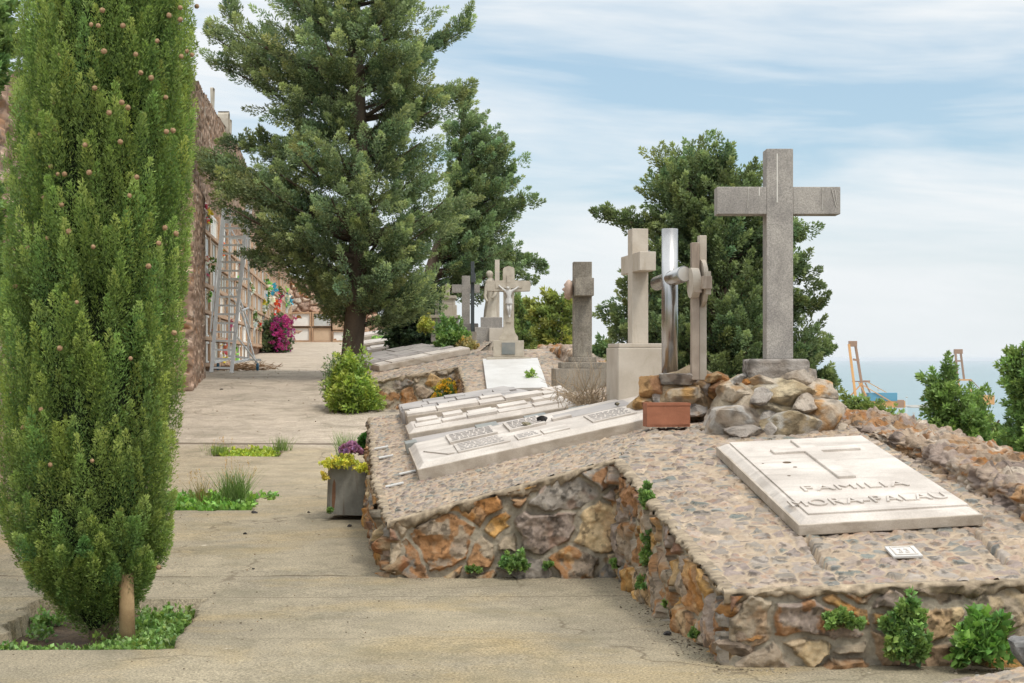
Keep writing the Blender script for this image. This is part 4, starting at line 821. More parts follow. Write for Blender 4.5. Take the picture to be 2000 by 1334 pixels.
# steel tube cross: arms run towards the viewer
SC_ = thing('steel_cross', 'polished steel tube cross with a slanted open tube arm', 'cross', P(1308, 730, 13.0))
Ys = 13.0; ks = Ys / F; c0 = P(1308, 545, Ys); r_ = 16 * ks
Solid().cyl(P(1308, 742, Ys), P(1308, 447, Ys), r_, r_, 40).build('shaft', M['steel'], SC_, True)
ad = np.array([0.30, -0.9, 0.05]); ad /= np.linalg.norm(ad)
Solid().cyl(c0 - ad * 0.27 - [0, 0, 0.012], c0 + ad * 0.30 + [0, 0, 0.012], r_ * 0.88, r_ * 0.98, 36, cap=True).build('arm', M['steel'], SC_, False)
Solid().cyl(c0 + ad * 0.296 + [0, 0, 0.012], c0 + ad * 0.304 + [0, 0, 0.012], r_ * 0.86, r_ * 0.86, 30).build('end_cap', m_flat('dull_steel', S(206, 200, 192), 0.35, 0.5), SC_)
for o in SC_.children:
    if o.name.startswith(('shaft', 'arm')):
        for p_ in o.data.polygons: p_.use_smooth = len(p_.vertices) == 4
# cross faces the road (-X), arms along Y, on a stepped base
def road_cross(name, label, px, py0, py1, Y, wpx, dep, arm_py, arml, mat, base=None, armdep=None, extra=None, rot=0.0):
    k = Y / F; T = thing(name, label, 'cross', P(px, py1, Y)); x = (px - CX) * k; w = wpx * k
    fr_ = Matrix.Translation((x, Y, 0)) @ Matrix.Rotation(rot, 4, 'Z')
    s = Solid(fr_); cross_solid(s, 0, 0, CAMZ + (CY - py1) * k, CAMZ + (CY - py0) * k, w, dep, -arml, arml, CAMZ + (CY - arm_py[1]) * k, CAMZ + (CY - arm_py[0]) * k, 'y'); s.build('cross', M[mat], T)
    for (x0, x1, y0, y1, d0, d1, mt) in base or []:
        Solid(fr_).box((x0 - px) * k, (x1 - px) * k, d0, d1, CAMZ + (CY - y1) * k, CAMZ + (CY - y0) * k, 0.008).build('plinth', M[mt], T)
    return T, fr_, k
road_cross('marble_cross', 'squared beige stone cross seen edge-on, on a tall block beside the steel cross', 1246, 448, 671, 14.0, 32, 0.19, (497, 533), 0.40, 'limestone', [(1199, 1284, 671, 679, -0.2, 0.3, 'limestone'), (1197, 1286, 679.5, 800, -0.22, 0.32, 'limestone')], rot=0.14)
T, fr_, k = road_cross('marble_cross', 'slim brown and cream layered cross with a disc, standing on the rock heap', 1357, 474, 742, 12.7, 15, 0.07, (545, 573), 0.13, 'brownmarble', rot=0.1)
cz = CAMZ + (CY - 553) * k
Solid(fr_).box(0.045, 0.105, 0.02, 0.11, CAMZ + (CY - 742) * k, CAMZ + (CY - 459) * k, 0.004).build('rear_slab', M['limestone'], T)
s = Solid(fr_); s.cyl((-0.045, -0.02, cz), (0.02, -0.02, cz), 0.125, 0.125, 36); s.build('disc', M['limestone'], T)
Solid(fr_).box(0.055, 0.10, -0.16, 0.02, cz - 0.10, cz + 0.09, 0.004).build('arm_slab', M['limestone'], T)
Solid(fr_).box(0.02, 0.10, -0.20, -0.04, cz - 0.055, cz + 0.05, 0.004).build('arm_block', M['brownmarble'], T)
s = Solid(fr_); s.cyl((0.05, 0.05, cz), (0.085, 0.05, cz), 0.20, 0.20, 36); s.build('rear_ring', M['limestone'], T)
# grey granite cross with a carved head
T, fr_, k = road_cross('granite_cross', 'dark grey granite cross with a carved profile head on its left side', 1137, 512, 697, 19.0, 36, 0.2, (546, 580), 0.42, 'granitedark', [(1112, 1163, 697, 707, -0.18, 0.22, 'granitedark'), (1093, 1181, 707.5, 719, -0.3, 0.35, 'granitedark'), (1081, 1197, 719.5, 860, -0.45, 0.5, 'concrete')], rot=0.03)
hd = P(1111, 566, 18.9); V, Fc = ico(4)
q = V * np.array([0.055, 0.10, 0.125]); fx = V[:, 0] < 0
prof = 0.035 * np.exp(-((V[:, 2] - 0.05) / 0.16) ** 2) + 0.018 * np.exp(-((V[:, 2] + 0.42) / 0.1) ** 2) + 0.02 * np.exp(-((V[:, 2] + 0.75) / 0.12) ** 2) + 0.015 * np.exp(-((V[:, 2] - 0.5) / 0.15) ** 2) - 0.012 * np.exp(-((V[:, 2] - 0.28) / 0.08) ** 2)
q[:, 0] -= prof * np.exp(-(V[:, 1] / 0.35) ** 2) * np.where(fx, 1, 0); q[:, 0] += 0.006 * np.sin(V[:, 2] * 22) * (V[:, 1] > 0.2)
mk('carved_head', q + hd, Fc, m_stone('pink_stone', S(206, 180, 162), S(184, 158, 140), 20, 120, 0.1), T, smooth=True)
# crucifix with figure
Yx = 28.3; kx = Yx / F; CXO = thing('crucifix', 'cream stone cross bearing a white Christ figure, on a block with a grey plate', 'crucifix', P(990, 705, Yx))
def X_(px): return (px - CX) * kx
def Z_(py): return CAMZ + (CY - py) * kx
pts = [(975, 665), (975, 658), (981, 650), (983, 640), (983, 570), (951, 569), (950, 560), (951, 549), (982, 548), (982, 528), (984, 523), (993.5, 520), (1004, 523), (1005, 528), (1005, 548), (1035, 549), (1036.5, 558), (1035, 569), (1004, 570), (1004, 640), (1006, 650), (1012, 658), (1012, 665)]
frx = Matrix(((1, 0, 0, 0), (0, 0, -1, Yx), (0, 1, 0, 0), (0, 0, 0, 1)))
Solid(frx).prism([(X_(a), Z_(b_)) for a, b_ in pts], -0.09, 0.09, 0.008).build('cross', M['cream'], CXO)
Solid().box(X_(963.5), X_(1023), Yx - 0.28, Yx + 0.28, Z_(697), Z_(665.3), 0.01).build('pedestal', M['cream'], CXO)
Solid().box(X_(951), X_(1037), Yx - 0.42, Yx + 0.42, Z_(712), Z_(697.3), 0.01).build('plinth', M['cream'], CXO)
Solid().box(X_(980), X_(1006), Yx - 0.292, Yx - 0.275, Z_(692.5), Z_(669.5), 0.003).build('inscription_plate', M['slate'], CXO)
Solid().box(X_(968), X_(1020), Yx - 0.103, Yx - 0.085, Z_(563), Z_(554.5), 0.003).box(X_(989), X_(998), Yx - 0.108, Yx - 0.085, Z_(630), Z_(552), 0.003).box(X_(990), X_(997.5), Yx - 0.112, Yx - 0.085, Z_(553), Z_(537), 0.003).build('small_cross', M['cream'], CXO)
def skin(name, verts, edges, radii, mat, parent, sub=2, smooth=True):
    me = bpy.data.meshes.new('sk'); me.from_pydata([tuple(v) for v in verts], edges, []); o = bpy.data.objects.new('sk', me); COL.objects.link(o)
    sk = o.modifiers.new('s', 'SKIN'); me.skin_vertices[0].data[0].use_root = True
    for i, r_ in enumerate(radii): me.skin_vertices[0].data[i].radius = (r_, r_) if not isinstance(r_, tuple) else r_; me.skin_vertices[0].data[i].use_root = (i == 0)
    sb = o.modifiers.new('d', 'SUBSURF'); sb.levels = sub; sb.render_levels = sub; bpy.context.view_layer.update()
    m2 = bpy.data.meshes.new_from_object(o.evaluated_get(bpy.context.evaluated_depsgraph_get())); bpy.data.objects.remove(o)
    V = np.array([v.co[:] for v in m2.vertices]); Fc = [tuple(p_.vertices) for p_ in m2.polygons]; bpy.data.meshes.remove(m2)
    return mk(name, V, Fc, mat, parent, smooth=smooth)
def pxv(px, py, dy): v = P(px, py, Yx - 0.13); v[1] += dy; return v
vv = [pxv(994, 588, 0), pxv(994, 578, -.01), pxv(993.5, 570, 0), pxv(993, 566.5, -.01), pxv(992, 562, -.03), pxv(992, 560, -.035),
      pxv(988, 569, 0), pxv(980, 563, 0), pxv(973.5, 556.5, .02), pxv(999, 569, 0), pxv(1007, 564, 0), pxv(1013.5, 559, .02),
      pxv(992, 594, 0), pxv(992, 604, -.05), pxv(994, 615, 0), pxv(994.5, 620, -.03), pxv(996.5, 594, 0), pxv(997, 604, -.05), pxv(995.5, 615, -.01), pxv(995, 621, -.04)]
ed = [(0, 1), (1, 2), (2, 3), (3, 4), (4, 5), (2, 6), (6, 7), (7, 8), (2, 9), (9, 10), (10, 11), (0, 12), (12, 13), (13, 14), (14, 15), (0, 16), (16, 17), (17, 18), (18, 19)]
rd = [(.05, .035), (.04, .035), (.055, .035), .018, .034, .03, .026, .018, .013, .026, .018, .013, .033, .024, .017, .014, .033, .024, .017, .014]
skin('figure', vv, ed, rd, M['whiteslab'], CXO)
Solid().cyl(pxv(994, 583, 0), pxv(994, 593, 0), 0.062, 0.07, 14).build('loincloth', M['whiteslab'], CXO)
# figures behind
Yb = 33.0; kb = Yb / F
T = thing('cross', 'plain grey stone cross behind the green bush', 'cross', P(910, 640, Yb)); fr_ = Matrix.Translation(((910 - CX) * kb, Yb, 0))
s = Solid(fr_); zz_ = lambda py: CAMZ + (CY - py) * kb
cross_solid(s, 0, 0, zz_(632), zz_(539), 15.5 * kb, 0.16, -27 * kb, 27 * kb, zz_(572), zz_(556)); s.build('cross', M['granite'], T)
Solid(fr_).box(-22 * kb, 24 * kb, -0.25, 0.25, zz_(644), zz_(632), 0.01).box(-12 * kb, 28 * kb, -0.28, 0.35, zz_(670), zz_(644.2), 0.01).build('plinth', M['granite'], T)
T = thing('metal_cross', 'thin dark metal cross seen edge-on in front of the plain grey cross', 'cross', P(924, 640, 32)); k = 32 / F
Solid().box((919.5 - CX) * k, (926.5 - CX) * k, 31.95, 32.03, CAMZ + (CY - 650) * k, CAMZ + (CY - 511) * k, 0.004).box((921 - CX) * k, (929 - CX) * k, 31.6, 31.948, CAMZ + (CY - 553) * k, CAMZ + (CY - 535) * k, 0.004).build('cross', M['blackmetal'], T)
Solid().box((915 - CX) * k, (931 - CX) * k, 31.85, 32.15, CAMZ + (CY - 690) * k, CAMZ + (CY - 648) * k, 0.004).build('plinth', M['concrete'], T)
# robed statue with cross
Yst = 32.2; kt = Yst / F; T = thing('statue', 'robed stone figure leaning on a tall stone cross, on a grey pedestal', 'statue', P(960, 637, Yst))
body = [(640, 15, 0), (636, 16, 0), (628, 14, 0), (618, 12.5, -1), (605, 11, -1), (590, 10.5, 0), (578, 11, 1), (565, 12.5, 1), (556, 12.5, 1), (549, 10.5, 0), (545, 6, -.5), (543, 4, -1), (541, 5, -2), (537, 6.8, -2.5), (533, 6.6, -3), (530, 4.6, -3), (528.4, 1, -3)]
n = 28; aa = np.linspace(0, 2 * np.pi, n, endpoint=False); V = []
for (py, rx, ox) in body:
    fold = 1 + (0.10 if py > 548 else 0.02) * np.sin(aa * 7 + py * 0.08) + 0.04 * np.sin(aa * 13 + py * .05)
    V.append(np.stack([(959 + ox - CX) * kt + rx * kt * np.cos(aa) * fold, Yst + 0.75 * rx * kt * np.sin(aa) * fold, np.full(n, CAMZ + (CY - py) * kt)], 1))
V = np.concatenate(V); nb = len(body); i = np.arange(nb - 1)[:, None] * n + np.arange(n)[None]; j = np.arange(nb - 1)[:, None] * n + (np.arange(n)[None] + 1) % n
mk('figure', V, np.stack([i, j, j + n, i + n], -1).reshape(-1, 4), M['cream'], T, smooth=True)
def pst(px, py, dy): v = P(px, py, Yst); v[1] += dy; return v
skin('arm', [pst(952, 553, -.03), pst(949, 566, -.08), pst(947, 580, -.1), pst(952, 590, -.14)], [(0, 1), (1, 2), (2, 3)], [.05, .04, .035, .025], M['cream'], T)
skin('arm', [pst(966, 553, -.05), pst(970, 566, -.1), pst(966, 578, -.15), pst(960, 584, -.16)], [(0, 1), (1, 2), (2, 3)], [.05, .04, .035, .025], M['cream'], T)
s = Solid(Matrix.Translation(((971 - CX) * kt, Yst + 0.1, 0))); zt_ = lambda py: CAMZ + (CY - py) * kt
cross_solid(s, 0, 0, zt_(640), zt_(507), 9 * kt, 0.12, -0.25, 0.2, zt_(566), zt_(531), 'y'); s.build('held_cross', M['limestone'], T)
s = Solid(); s.box((939 - CX) * kt, (981 - CX) * kt, Yst - 0.22, Yst + 0.3, zt_(640), zt_(620), 0.01); s.build('backrest', M['granite'], T)
Solid().box((928 - CX) * kt, (986 - CX) * kt, Yst - 0.32, Yst + 0.35, zt_(700), zt_(639.5), 0.01).build('pedestal', M['granite'], T)
Solid().box((956 - CX) * kt, (984 - CX) * kt, Yst - 0.42, Yst - 0.325, zt_(678), zt_(642), 0.01).box((944 - CX) * kt, (962 - CX) * kt, Yst - 0.5, Yst - 0.33, zt_(692), zt_(676), 0.01).build('side_block', M['limestone'], T)
# low chapel-like monument at far left of the group
Ym = 35.5; km_ = Ym / F; zm = lambda py: CAMZ + (CY - py) * km_; xm_ = lambda px: (px - CX) * km_
T = thing('monument', 'weathered stone monument with a squat pillar on a wide block behind the bush', 'monument', P(868, 640, Ym))
Solid().box(xm_(843), xm_(896), Ym - 0.35, Ym + 0.4, zm(668), zm(622), 0.015).build('block', M['granite'], T)
Solid().box(xm_(840), xm_(898), Ym - 0.4, Ym + 0.45, zm(621.8), zm(616), 0.01).build('cap', M['cream'], T)
Solid().box(xm_(862), xm_(892), Ym - 0.2, Ym + 0.2, zm(615.8), zm(596), 0.01).box(xm_(864), xm_(889), Ym - 0.18, Ym + 0.18, zm(595.8), zm(584), 0.01).box(xm_(868), xm_(891.5), Ym - 0.22, Ym + 0.22, zm(583.8), zm(578), 0.01).box(xm_(870), xm_(878), Ym - .1, Ym + .1, zm(578), zm(556), .01).build('pillar', M['limestone'], T)
Solid().box(xm_(850), xm_(857), Ym - 0.1, Ym + 0.1, zm(615.8), zm(588), 0.01).build('post', M['granite'], T)

# ================================================================ LONG NICHE WALL
NW = thing('niche_wall', 'long high rubble wall of burial niches along the left of the road', 'wall', (wallX(35), 35, 1.2))
topY = [10, 15.5, 25, 33.4, 39, 44, 48.6, 60, 75, 92]; topZ = [4.3, 4.5, 6.4, 7.9, 8.0, 8.05, 8.25, 7.9, 7.2, 6.6]
st = 0.05; Ys_ = np.arange(11, 91, st); zt = np.interp(Ys_, topY, topZ) + 0.25 * fbm(Ys_ * 1.5, Ys_ * 0, 3)
mz = 150; t = np.linspace(0, 1, mz)[None]; zb = gz(Ys_)[:, None] - 0.2; Zw = zb + (zt[:, None] - zb) * t
Yw = np.broadcast_to(Ys_[:, None], Zw.shape).copy(); Xw = wallX(Yw)
# buttress swelling near Y=32
Xw = Xw + 0.35 * sstep(30.2, 30.5, Yw) * (1 - sstep(33.2, 33.4, Yw)) * (1 - sstep(5.0, 5.6, Zw))
PAL_NW = [(S(220, 188, 164), 4), (S(204, 172, 150), 4), (S(228, 204, 182), 3), (S(184, 156, 138), 3), (S(212, 198, 182), 2), (S(214, 172, 138), 1)]
masonry('rubble_stonework', NW, np.stack([Xw, Yw, Zw], -1), Yw.copy(), Zw.copy(), 0.27, 401, PAL_NW, S(158, 132, 112), mw=0.03, rnd=0.05, bulge=0.08, off=0.10, tilt=0.25, rough=0.03, wamp=0.7, rust=0.25, mat=M['rubblefar'], flip=True, aniso=1.3, warp=0.3)
mk('wall_top', [(wallX(11), 11, 4.2), (wallX(11) - 1.2, 11, 4.2), (wallX(90) - 1.2, 90, 6.4), (wallX(90), 90, 6.4), (wallX(48), 48, 8.3), (wallX(48) - 1.2, 48, 8.3), (wallX(33.4), 33.4, 7.7), (wallX(33.4) - 1.2, 33.4, 7.7)], [(0, 1, 7, 6), (6, 7, 5, 4), (4, 5, 2, 3)], M['soil'], NW)
ROW = 0.622; Z0 = 1.46
frw = lambda Y: Matrix.Translation((wallX(Y) + 0.06, Y, 0)) @ Matrix.Rotation(math.atan(0.107), 4, 'Z')    # local +y along wall, +x into the road
pane_m = [m_flat('pane_white', S(232, 229, 222), 0.6, 0, 0.1, 5), m_flat('pane_grey', S(184, 186, 182), 0.5, 0, 0.2, 5), m_flat('pane_green', S(160, 166, 158), 0.45, 0, 0.25, 5), m_flat('pane_beige', S(196, 170, 142), 0.6, 0, 0.15, 5), m_flat('pane_dark', S(110, 106, 100), 0.5, 0, 0.3, 5)]
frame_m = m_stone('niche_frame', S(196, 176, 152), S(172, 148, 124), 5, 40, 0.2); beam_m = m_stone('niche_beam', S(208, 172, 138), S(186, 150, 120), 3, 30, 0.25)
cnt = 0; stuff = {i: Solid() for i in range(2)}; r = np.random.default_rng(12)
bays = []; Yb0 = 34.2
while Yb0 < 87: bays.append(Yb0); Yb0 += 2.75
beams = Solid(); posts = Solid(); rest_f = Solid(); rest_p = {k: Solid() for k in range(5)}
for bi, y0 in enumerate(bays):
    g = gz(y0 + 1.3); first = math.ceil((g + 0.08 - Z0) / ROW - 0.35); f_ = frw(y0)
    posts.fr = Matrix.Identity(4)
    nrow = 6 if y0 < 60 else 5
    b2 = Solid(f_); b2.box(-0.05, 0.06, -0.14, 0.12, Z0 + first * ROW - 0.1, Z0 + (first + nrow) * ROW + 0.05, 0.01); bmesh.ops.transform(b2.bm, matrix=f_, verts=b2.bm.verts[:]); posts.add(b2.bm)
    for ri in range(nrow):
        z = Z0 + (first + ri) * ROW
        b2 = Solid(); b2.box(-0.05, 0.075, 0.0, 2.75, z - 0.055, z + 0.03, 0.01); bmesh.ops.transform(b2.bm, matrix=f_, verts=b2.bm.verts[:]); beams.add(b2.bm)
        for c in range(3):
            a0 = 0.16 + c * 0.86; kind_ = int(r.choice([0, 1, 2, 3, 4], p=[.3, .25, .2, .15, .1]))
            if cnt < 96: tgt_f = Solid(); tgt_p = Solid()
            else: tgt_f = rest_f; tgt_p = rest_p[kind_]
            bf = bmesh.new(); tmp = Solid()
            for (ya, yb_, za, zb_) in ((a0, a0 + 0.06, z + 0.04, z + 0.54), (a0 + 0.76, a0 + 0.82, z + 0.04, z + 0.54), (a0 + .061, a0 + .759, z + 0.49, z + 0.54), (a0 + .061, a0 + .759, z + 0.04, z + 0.08)): tmp.box(-0.03, 0.028 + 0.012 * (kind_ == 0), ya, yb_, za, zb_)
            bmesh.ops.transform(tmp.bm, matrix=f_, verts=tmp.bm.verts[:]); tmp2 = Solid(); tmp2.box(-0.06, 0.008 + 0.01 * (kind_ % 2), a0 + 0.05, a0 + 0.77, z + 0.06, z + 0.5); bmesh.ops.transform(tmp2.bm, matrix=f_, verts=tmp2.bm.verts[:])
            bf.free()
            if cnt < 96:
                tgt_f.add(tmp.bm); o = tgt_f.build('niche', frame_m if kind_ else pane_m[0], NW); tgt_p.add(tmp2.bm); tgt_p.build('pane', pane_m[kind_], o)
            else: tgt_f.add(tmp.bm); tgt_p.add(tmp2.bm)
            cnt += 1
beams.build('ledges', beam_m, NW); posts.build('pillars', beam_m, NW)
tag(rest_f.build('niche_frames', frame_m, NW), kind='stuff')
for k_i in range(5): tag(rest_p[k_i].build('niche_panes', pane_m[k_i], NW), kind='stuff')
# monuments peeking over the wall
for (px, y0, y1, w_, lab) in ((415, 172, 192, 3.5, 'slim stone post showing above the top of the niche wall'), (437, 218, 250, 9, 'pale rounded stone monument rising above the top of the niche wall'), (449, 234, 252, 3, 'short stone stub above the niche wall beside the rounded monument')):
    Y = 3.42 / ((1000 - px) / 3000 - .107) + 1.0; k = Y / F; s = Solid(Matrix.Translation(((px - CX) * k, Y, 0)))
    s.box(-w_ * k / 2, w_ * k / 2, -0.15, 0.15, CAMZ + (CY - y1 - 25) * k, CAMZ + (CY - y0) * k, 0.04 if w_ < 6 else 0.2, 0.02, 3); tag(s.build('stone_post' if w_ < 10 else 'stone_monument', M['cream']), lab, 'monument')

# ================================================================ END NICHE WALL
Ye = 88.5; ke = Ye / F; EW = thing('niche_wall', 'low rubble wall with two rows of niches closing the far end of the road', 'wall', P(640, 668, Ye))
xe = lambda px: (px - CX) * ke; ze = lambda py: CAMZ + (CY - py) * ke
xx = np.linspace(xe(535), xe(800), 200)[:, None]; tp = np.interp(xx[:, 0], [xe(535), xe(560), xe(640), xe(700), xe(735), xe(765), xe(800)], [ze(520), ze(535), ze(560), ze(590), ze(610), ze(640), ze(650)]) + 0.2 * fbm(xx[:, 0], xx[:, 0] * 0, 4)
zz0 = ze(672); tt = np.linspace(0, 1, 80)[None]; Zp = zz0 + (tp[:, None] - zz0) * tt; Xp = np.broadcast_to(xx, Zp.shape).copy()
masonry('rubble_stonework', EW, np.stack([Xp, np.full_like(Xp, Ye), Zp], -1), Xp.copy(), Zp.copy(), 0.55, 431, PAL_NW, S(140, 108, 88), mw=0.03, rnd=0.08, bulge=0.12, off=0.12, tilt=0.2, rough=0.03, rust=0.4, mat=M['rubblefar'], aniso=1.3)
nd = [(572.5, 606, 613, 637, 0), (572, 605, 641, 665, 0), (614, 647, 613, 637, 1), (613, 647, 641, 666, 3), (651, 671, 629, 643, 3), (652, 672, 648, 665, 0), (705, 721, 648, 668, 4), (725, 745, 649, 668, 1), (748, 762, 652, 668, 3)]
for (a, b_, c, d, kd) in nd:
    s = Solid(); w_ = xe(b_) - xe(a)
    for q in ((xe(a) - .1, xe(a), ze(d) - .1, ze(c) + .1), (xe(b_), xe(b_) + .1, ze(d) - .1, ze(c) + .1), (xe(a) + .001, xe(b_) - .001, ze(c), ze(c) + .1), (xe(a) + .001, xe(b_) - .001, ze(d) - .1, ze(d))): s.box(q[0], q[1], Ye - 0.3, Ye - 0.05, q[2], q[3])
    o = s.build('niche', beam_m, EW); Solid().box(xe(a) + .01, xe(b_) - .01, Ye - 0.2, Ye - 0.1, ze(d) + .01, ze(c) - .01).build('pane', pane_m[kd], o)
Solid().box(xe(553), xe(572), Ye - .4, Ye - .1, ze(668), ze(614)).build('pillar', M['rubblefar'] if 0 else frame_m, EW)
Solid().box(xe(554), xe(572), Ye - .45, Ye - .405, ze(614), ze(597)).build('notice_panel', pane_m[3], EW)
mk('wall_top', [(xe(535), Ye, ze(530)), (xe(640), Ye, ze(565)), (xe(640), Ye + 1.5, ze(565)), (xe(535), Ye + 1.5, ze(530))], [(0, 1, 2, 3)], M['soil'], EW)

# ================================================================ NEAR CYPRESS
CYY = 9.15; kc = CYY / F
CYP = thing('cypress_tree', 'tall columnar cypress studded with round brown cones, filling the left foreground', 'tree', (P(198, 1262, CYY)[0], CYY, -0.12))
env_y = np.array([1262, 1245, 1225, 1200, 1170, 1120, 1050, 950, 800, 600, 400, 250, 130, 0, -250, -450, -620], float)
env_l = np.array([190, 178, 158, 136, 104, 40, 4, -6, 0, 4, 10, 16, 38, 50, 80, 130, 185], float)
env_r = np.array([200, 222, 232, 240, 280, 312, 338, 348, 353, 364, 374, 378, 380, 381, 350, 300, 225], float)
env_z = CAMZ + (CY - env_y) * kc; env_c = ((env_l + env_r) / 2 - CX) * kc; env_a = (env_r - env_l) / 2 * kc
ez = lambda z, a: np.interp(z, env_z, a)
V, Fc = tube_arr([(CYP.location[0] + 0.01 * math.sin(z * 3), CYY, z) for z in np.linspace(-0.14, 4.6, 30)], np.linspace(0.07, 0.02, 30), 14, 0.2, 3, 7)
mk('trunk', V, Fc, M['bark'], CYP, np.broadcast_to(np.array(S(120, 104, 84)), (len(V), 3)), smooth=True)
# closed core for the inner twigs, coloured dark as shade between plumes
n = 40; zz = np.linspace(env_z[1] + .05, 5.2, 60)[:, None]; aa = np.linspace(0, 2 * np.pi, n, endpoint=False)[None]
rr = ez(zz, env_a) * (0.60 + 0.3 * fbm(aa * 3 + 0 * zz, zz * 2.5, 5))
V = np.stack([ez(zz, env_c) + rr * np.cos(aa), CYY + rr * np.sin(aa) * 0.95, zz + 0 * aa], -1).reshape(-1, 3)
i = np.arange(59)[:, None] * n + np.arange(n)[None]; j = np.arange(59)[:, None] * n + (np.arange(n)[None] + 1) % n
mk('shade_core', V, np.stack([i, j, j + n, i + n], -1).reshape(-1, 4), M['bark'], CYP, np.array(S(42, 50, 32)) * (0.6 + 0.8 * vn(V[:, 0] * 40, V[:, 2] * 20, 3, V[:, 1] * 40))[:, None])
r = np.random.default_rng(44); B = []; D = []; L = []; R = []
N = 1750; zq = np.linspace(env_z[1], 5.1, 400); wq = ez(zq, env_a) + 0.05; cq = np.cumsum(wq) / wq.sum()
for i in range(N):
    z = np.interp(r.random(), cq, zq); th = i * 2.399963; Lp = r.uniform(0.28, 0.56); 
    if z < 0.6: Lp *= 0.6
    zt_ = min(z + Lp * 0.8, 5.2); a_t = ez(zt_, env_a); a_b = ez(z, env_a); k = r.uniform(0.86, 1.02)
    if i % 3 == 0: k *= r.uniform(0.74, 0.9)
    tip = np.array([ez(zt_, env_c) + a_t * k * math.cos(th), CYY + a_t * k * math.sin(th) * 0.95, z + Lp])
    kb = k - 0.16 - 0.10 * r.random(); bs = np.array([ez(z, env_c) + a_b * kb * math.cos(th + .08), CYY + a_b * kb * math.sin(th + .08) * .95, z])
    B.append(bs); D.append(tip - bs); L.append(np.linalg.norm(tip - bs)); R.append(r.uniform(0.065, 0.10))
for i in range(120):      # skirt of the lower crown
    z = r.uniform(env_z[3], 0.5); th = r.uniform(0, 6.28); a_b = ez(z, env_a) * r.uniform(0.5, 0.9)
    B.append([ez(z, env_c) + a_b * math.cos(th), CYY + a_b * math.sin(th), z]); D.append([math.cos(th) * .45, math.sin(th) * .45, r.uniform(0.5, 1.0)]); L.append(r.uniform(.12, .22)); R.append(.06)
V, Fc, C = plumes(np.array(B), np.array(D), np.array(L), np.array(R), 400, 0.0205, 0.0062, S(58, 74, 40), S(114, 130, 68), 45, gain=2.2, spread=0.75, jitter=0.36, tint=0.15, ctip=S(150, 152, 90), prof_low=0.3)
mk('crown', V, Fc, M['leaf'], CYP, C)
cones = [(238, 200), (115, 108), (178, 48), (192, 50), (203, 100), (265, 106), (307, 80), (352, 15), (352, 38), (354, 110), (365, 100), (375, 107), (185, 172), (105, 200), (78, 218), (107, 254), (79, 263), (72, 226), (324, 190), (250, 210), (213, 220), (325, 257), (338, 255), (235, 277), (166, 283), (52, 312), (99, 325), (113, 340), (126, 340), (267, 346), (174, 337), (86, 386), (253, 382), (134, 452), (92, 465), (182, 482), (55, 484), (322, 445), (344, 456), (117, 680), (80, 800), (98, 908), (30, 560), (120, 400), (290, 520), (330, 30), (240, 50), (310, 475), (340, 650), (22, 700), (150, 590), (295, 152), (275, 142), (200, 20), (60, 150), (310, 1108), (45, 835), (255, 700), (180, 900)]
cm0 = None
for i, (px, py) in enumerate(cones + [(None, None)] * 22):
    if px is None:
        z = r.uniform(1.5, 4.8); th = r.uniform(0.2, 2.9); a = ez(z, env_a); c = np.array([ez(z, env_c) + a * math.cos(th), CYY + a * math.sin(th), z])
    else:
        z = CAMZ + (CY - py) * kc; a = ez(z, env_a); c_ = ez(z, env_c); x = (px - CX) * kc; q = np.clip((x - c_) / a, -1, 1); Yc_ = CYY - a * math.sqrt(max(0, 1 - q * q)) * 0.96; c = P(px, py, Yc_)
    if cm0 is None:
        b = bmesh.new(); bmesh.ops.create_icosphere(b, subdivisions=3, radius=0.0155)
        for v in b.verts:
            d = v.co.normalized(); f = 1 - 0.16 * max(0, 0.12 - min(abs(math.sin(d.x * 4 + d.z * 2)), abs(math.sin(d.y * 4 - d.z * 3)))) / 0.12; v.co = v.co * f; v.co.z *= 1.12
        me = bpy.data.meshes.new('cone'); b.to_mesh(me); b.free(); me.materials.append(M['cone'])
        for p_ in me.polygons: p_.use_smooth = True
        cm0 = me
    o = bpy.data.objects.new('cone', cm0); COL.objects.link(o); o.parent = CYP; o.location = Vector(c) - CYP.location; o.rotation_euler = (r.random() * 6, r.random() * 6, 0); k = r.uniform(0.75, 1.05); o.scale = (k, k, k)
# stake
x = P(250, 1262, 9.0); s = Solid(); s.cyl((x[0], 9.0, -0.14), (x[0] - .012, 9.0, 0.34), 0.046, 0.043, 20); tag(s.build('wooden_stake', M['wood'], None, True), 'round wooden stake beside the trunk of the near cypress', 'stake')
for p_ in bpy.data.objects['wooden_stake'].data.polygons: p_.use_smooth = len(p_.vertices) == 4

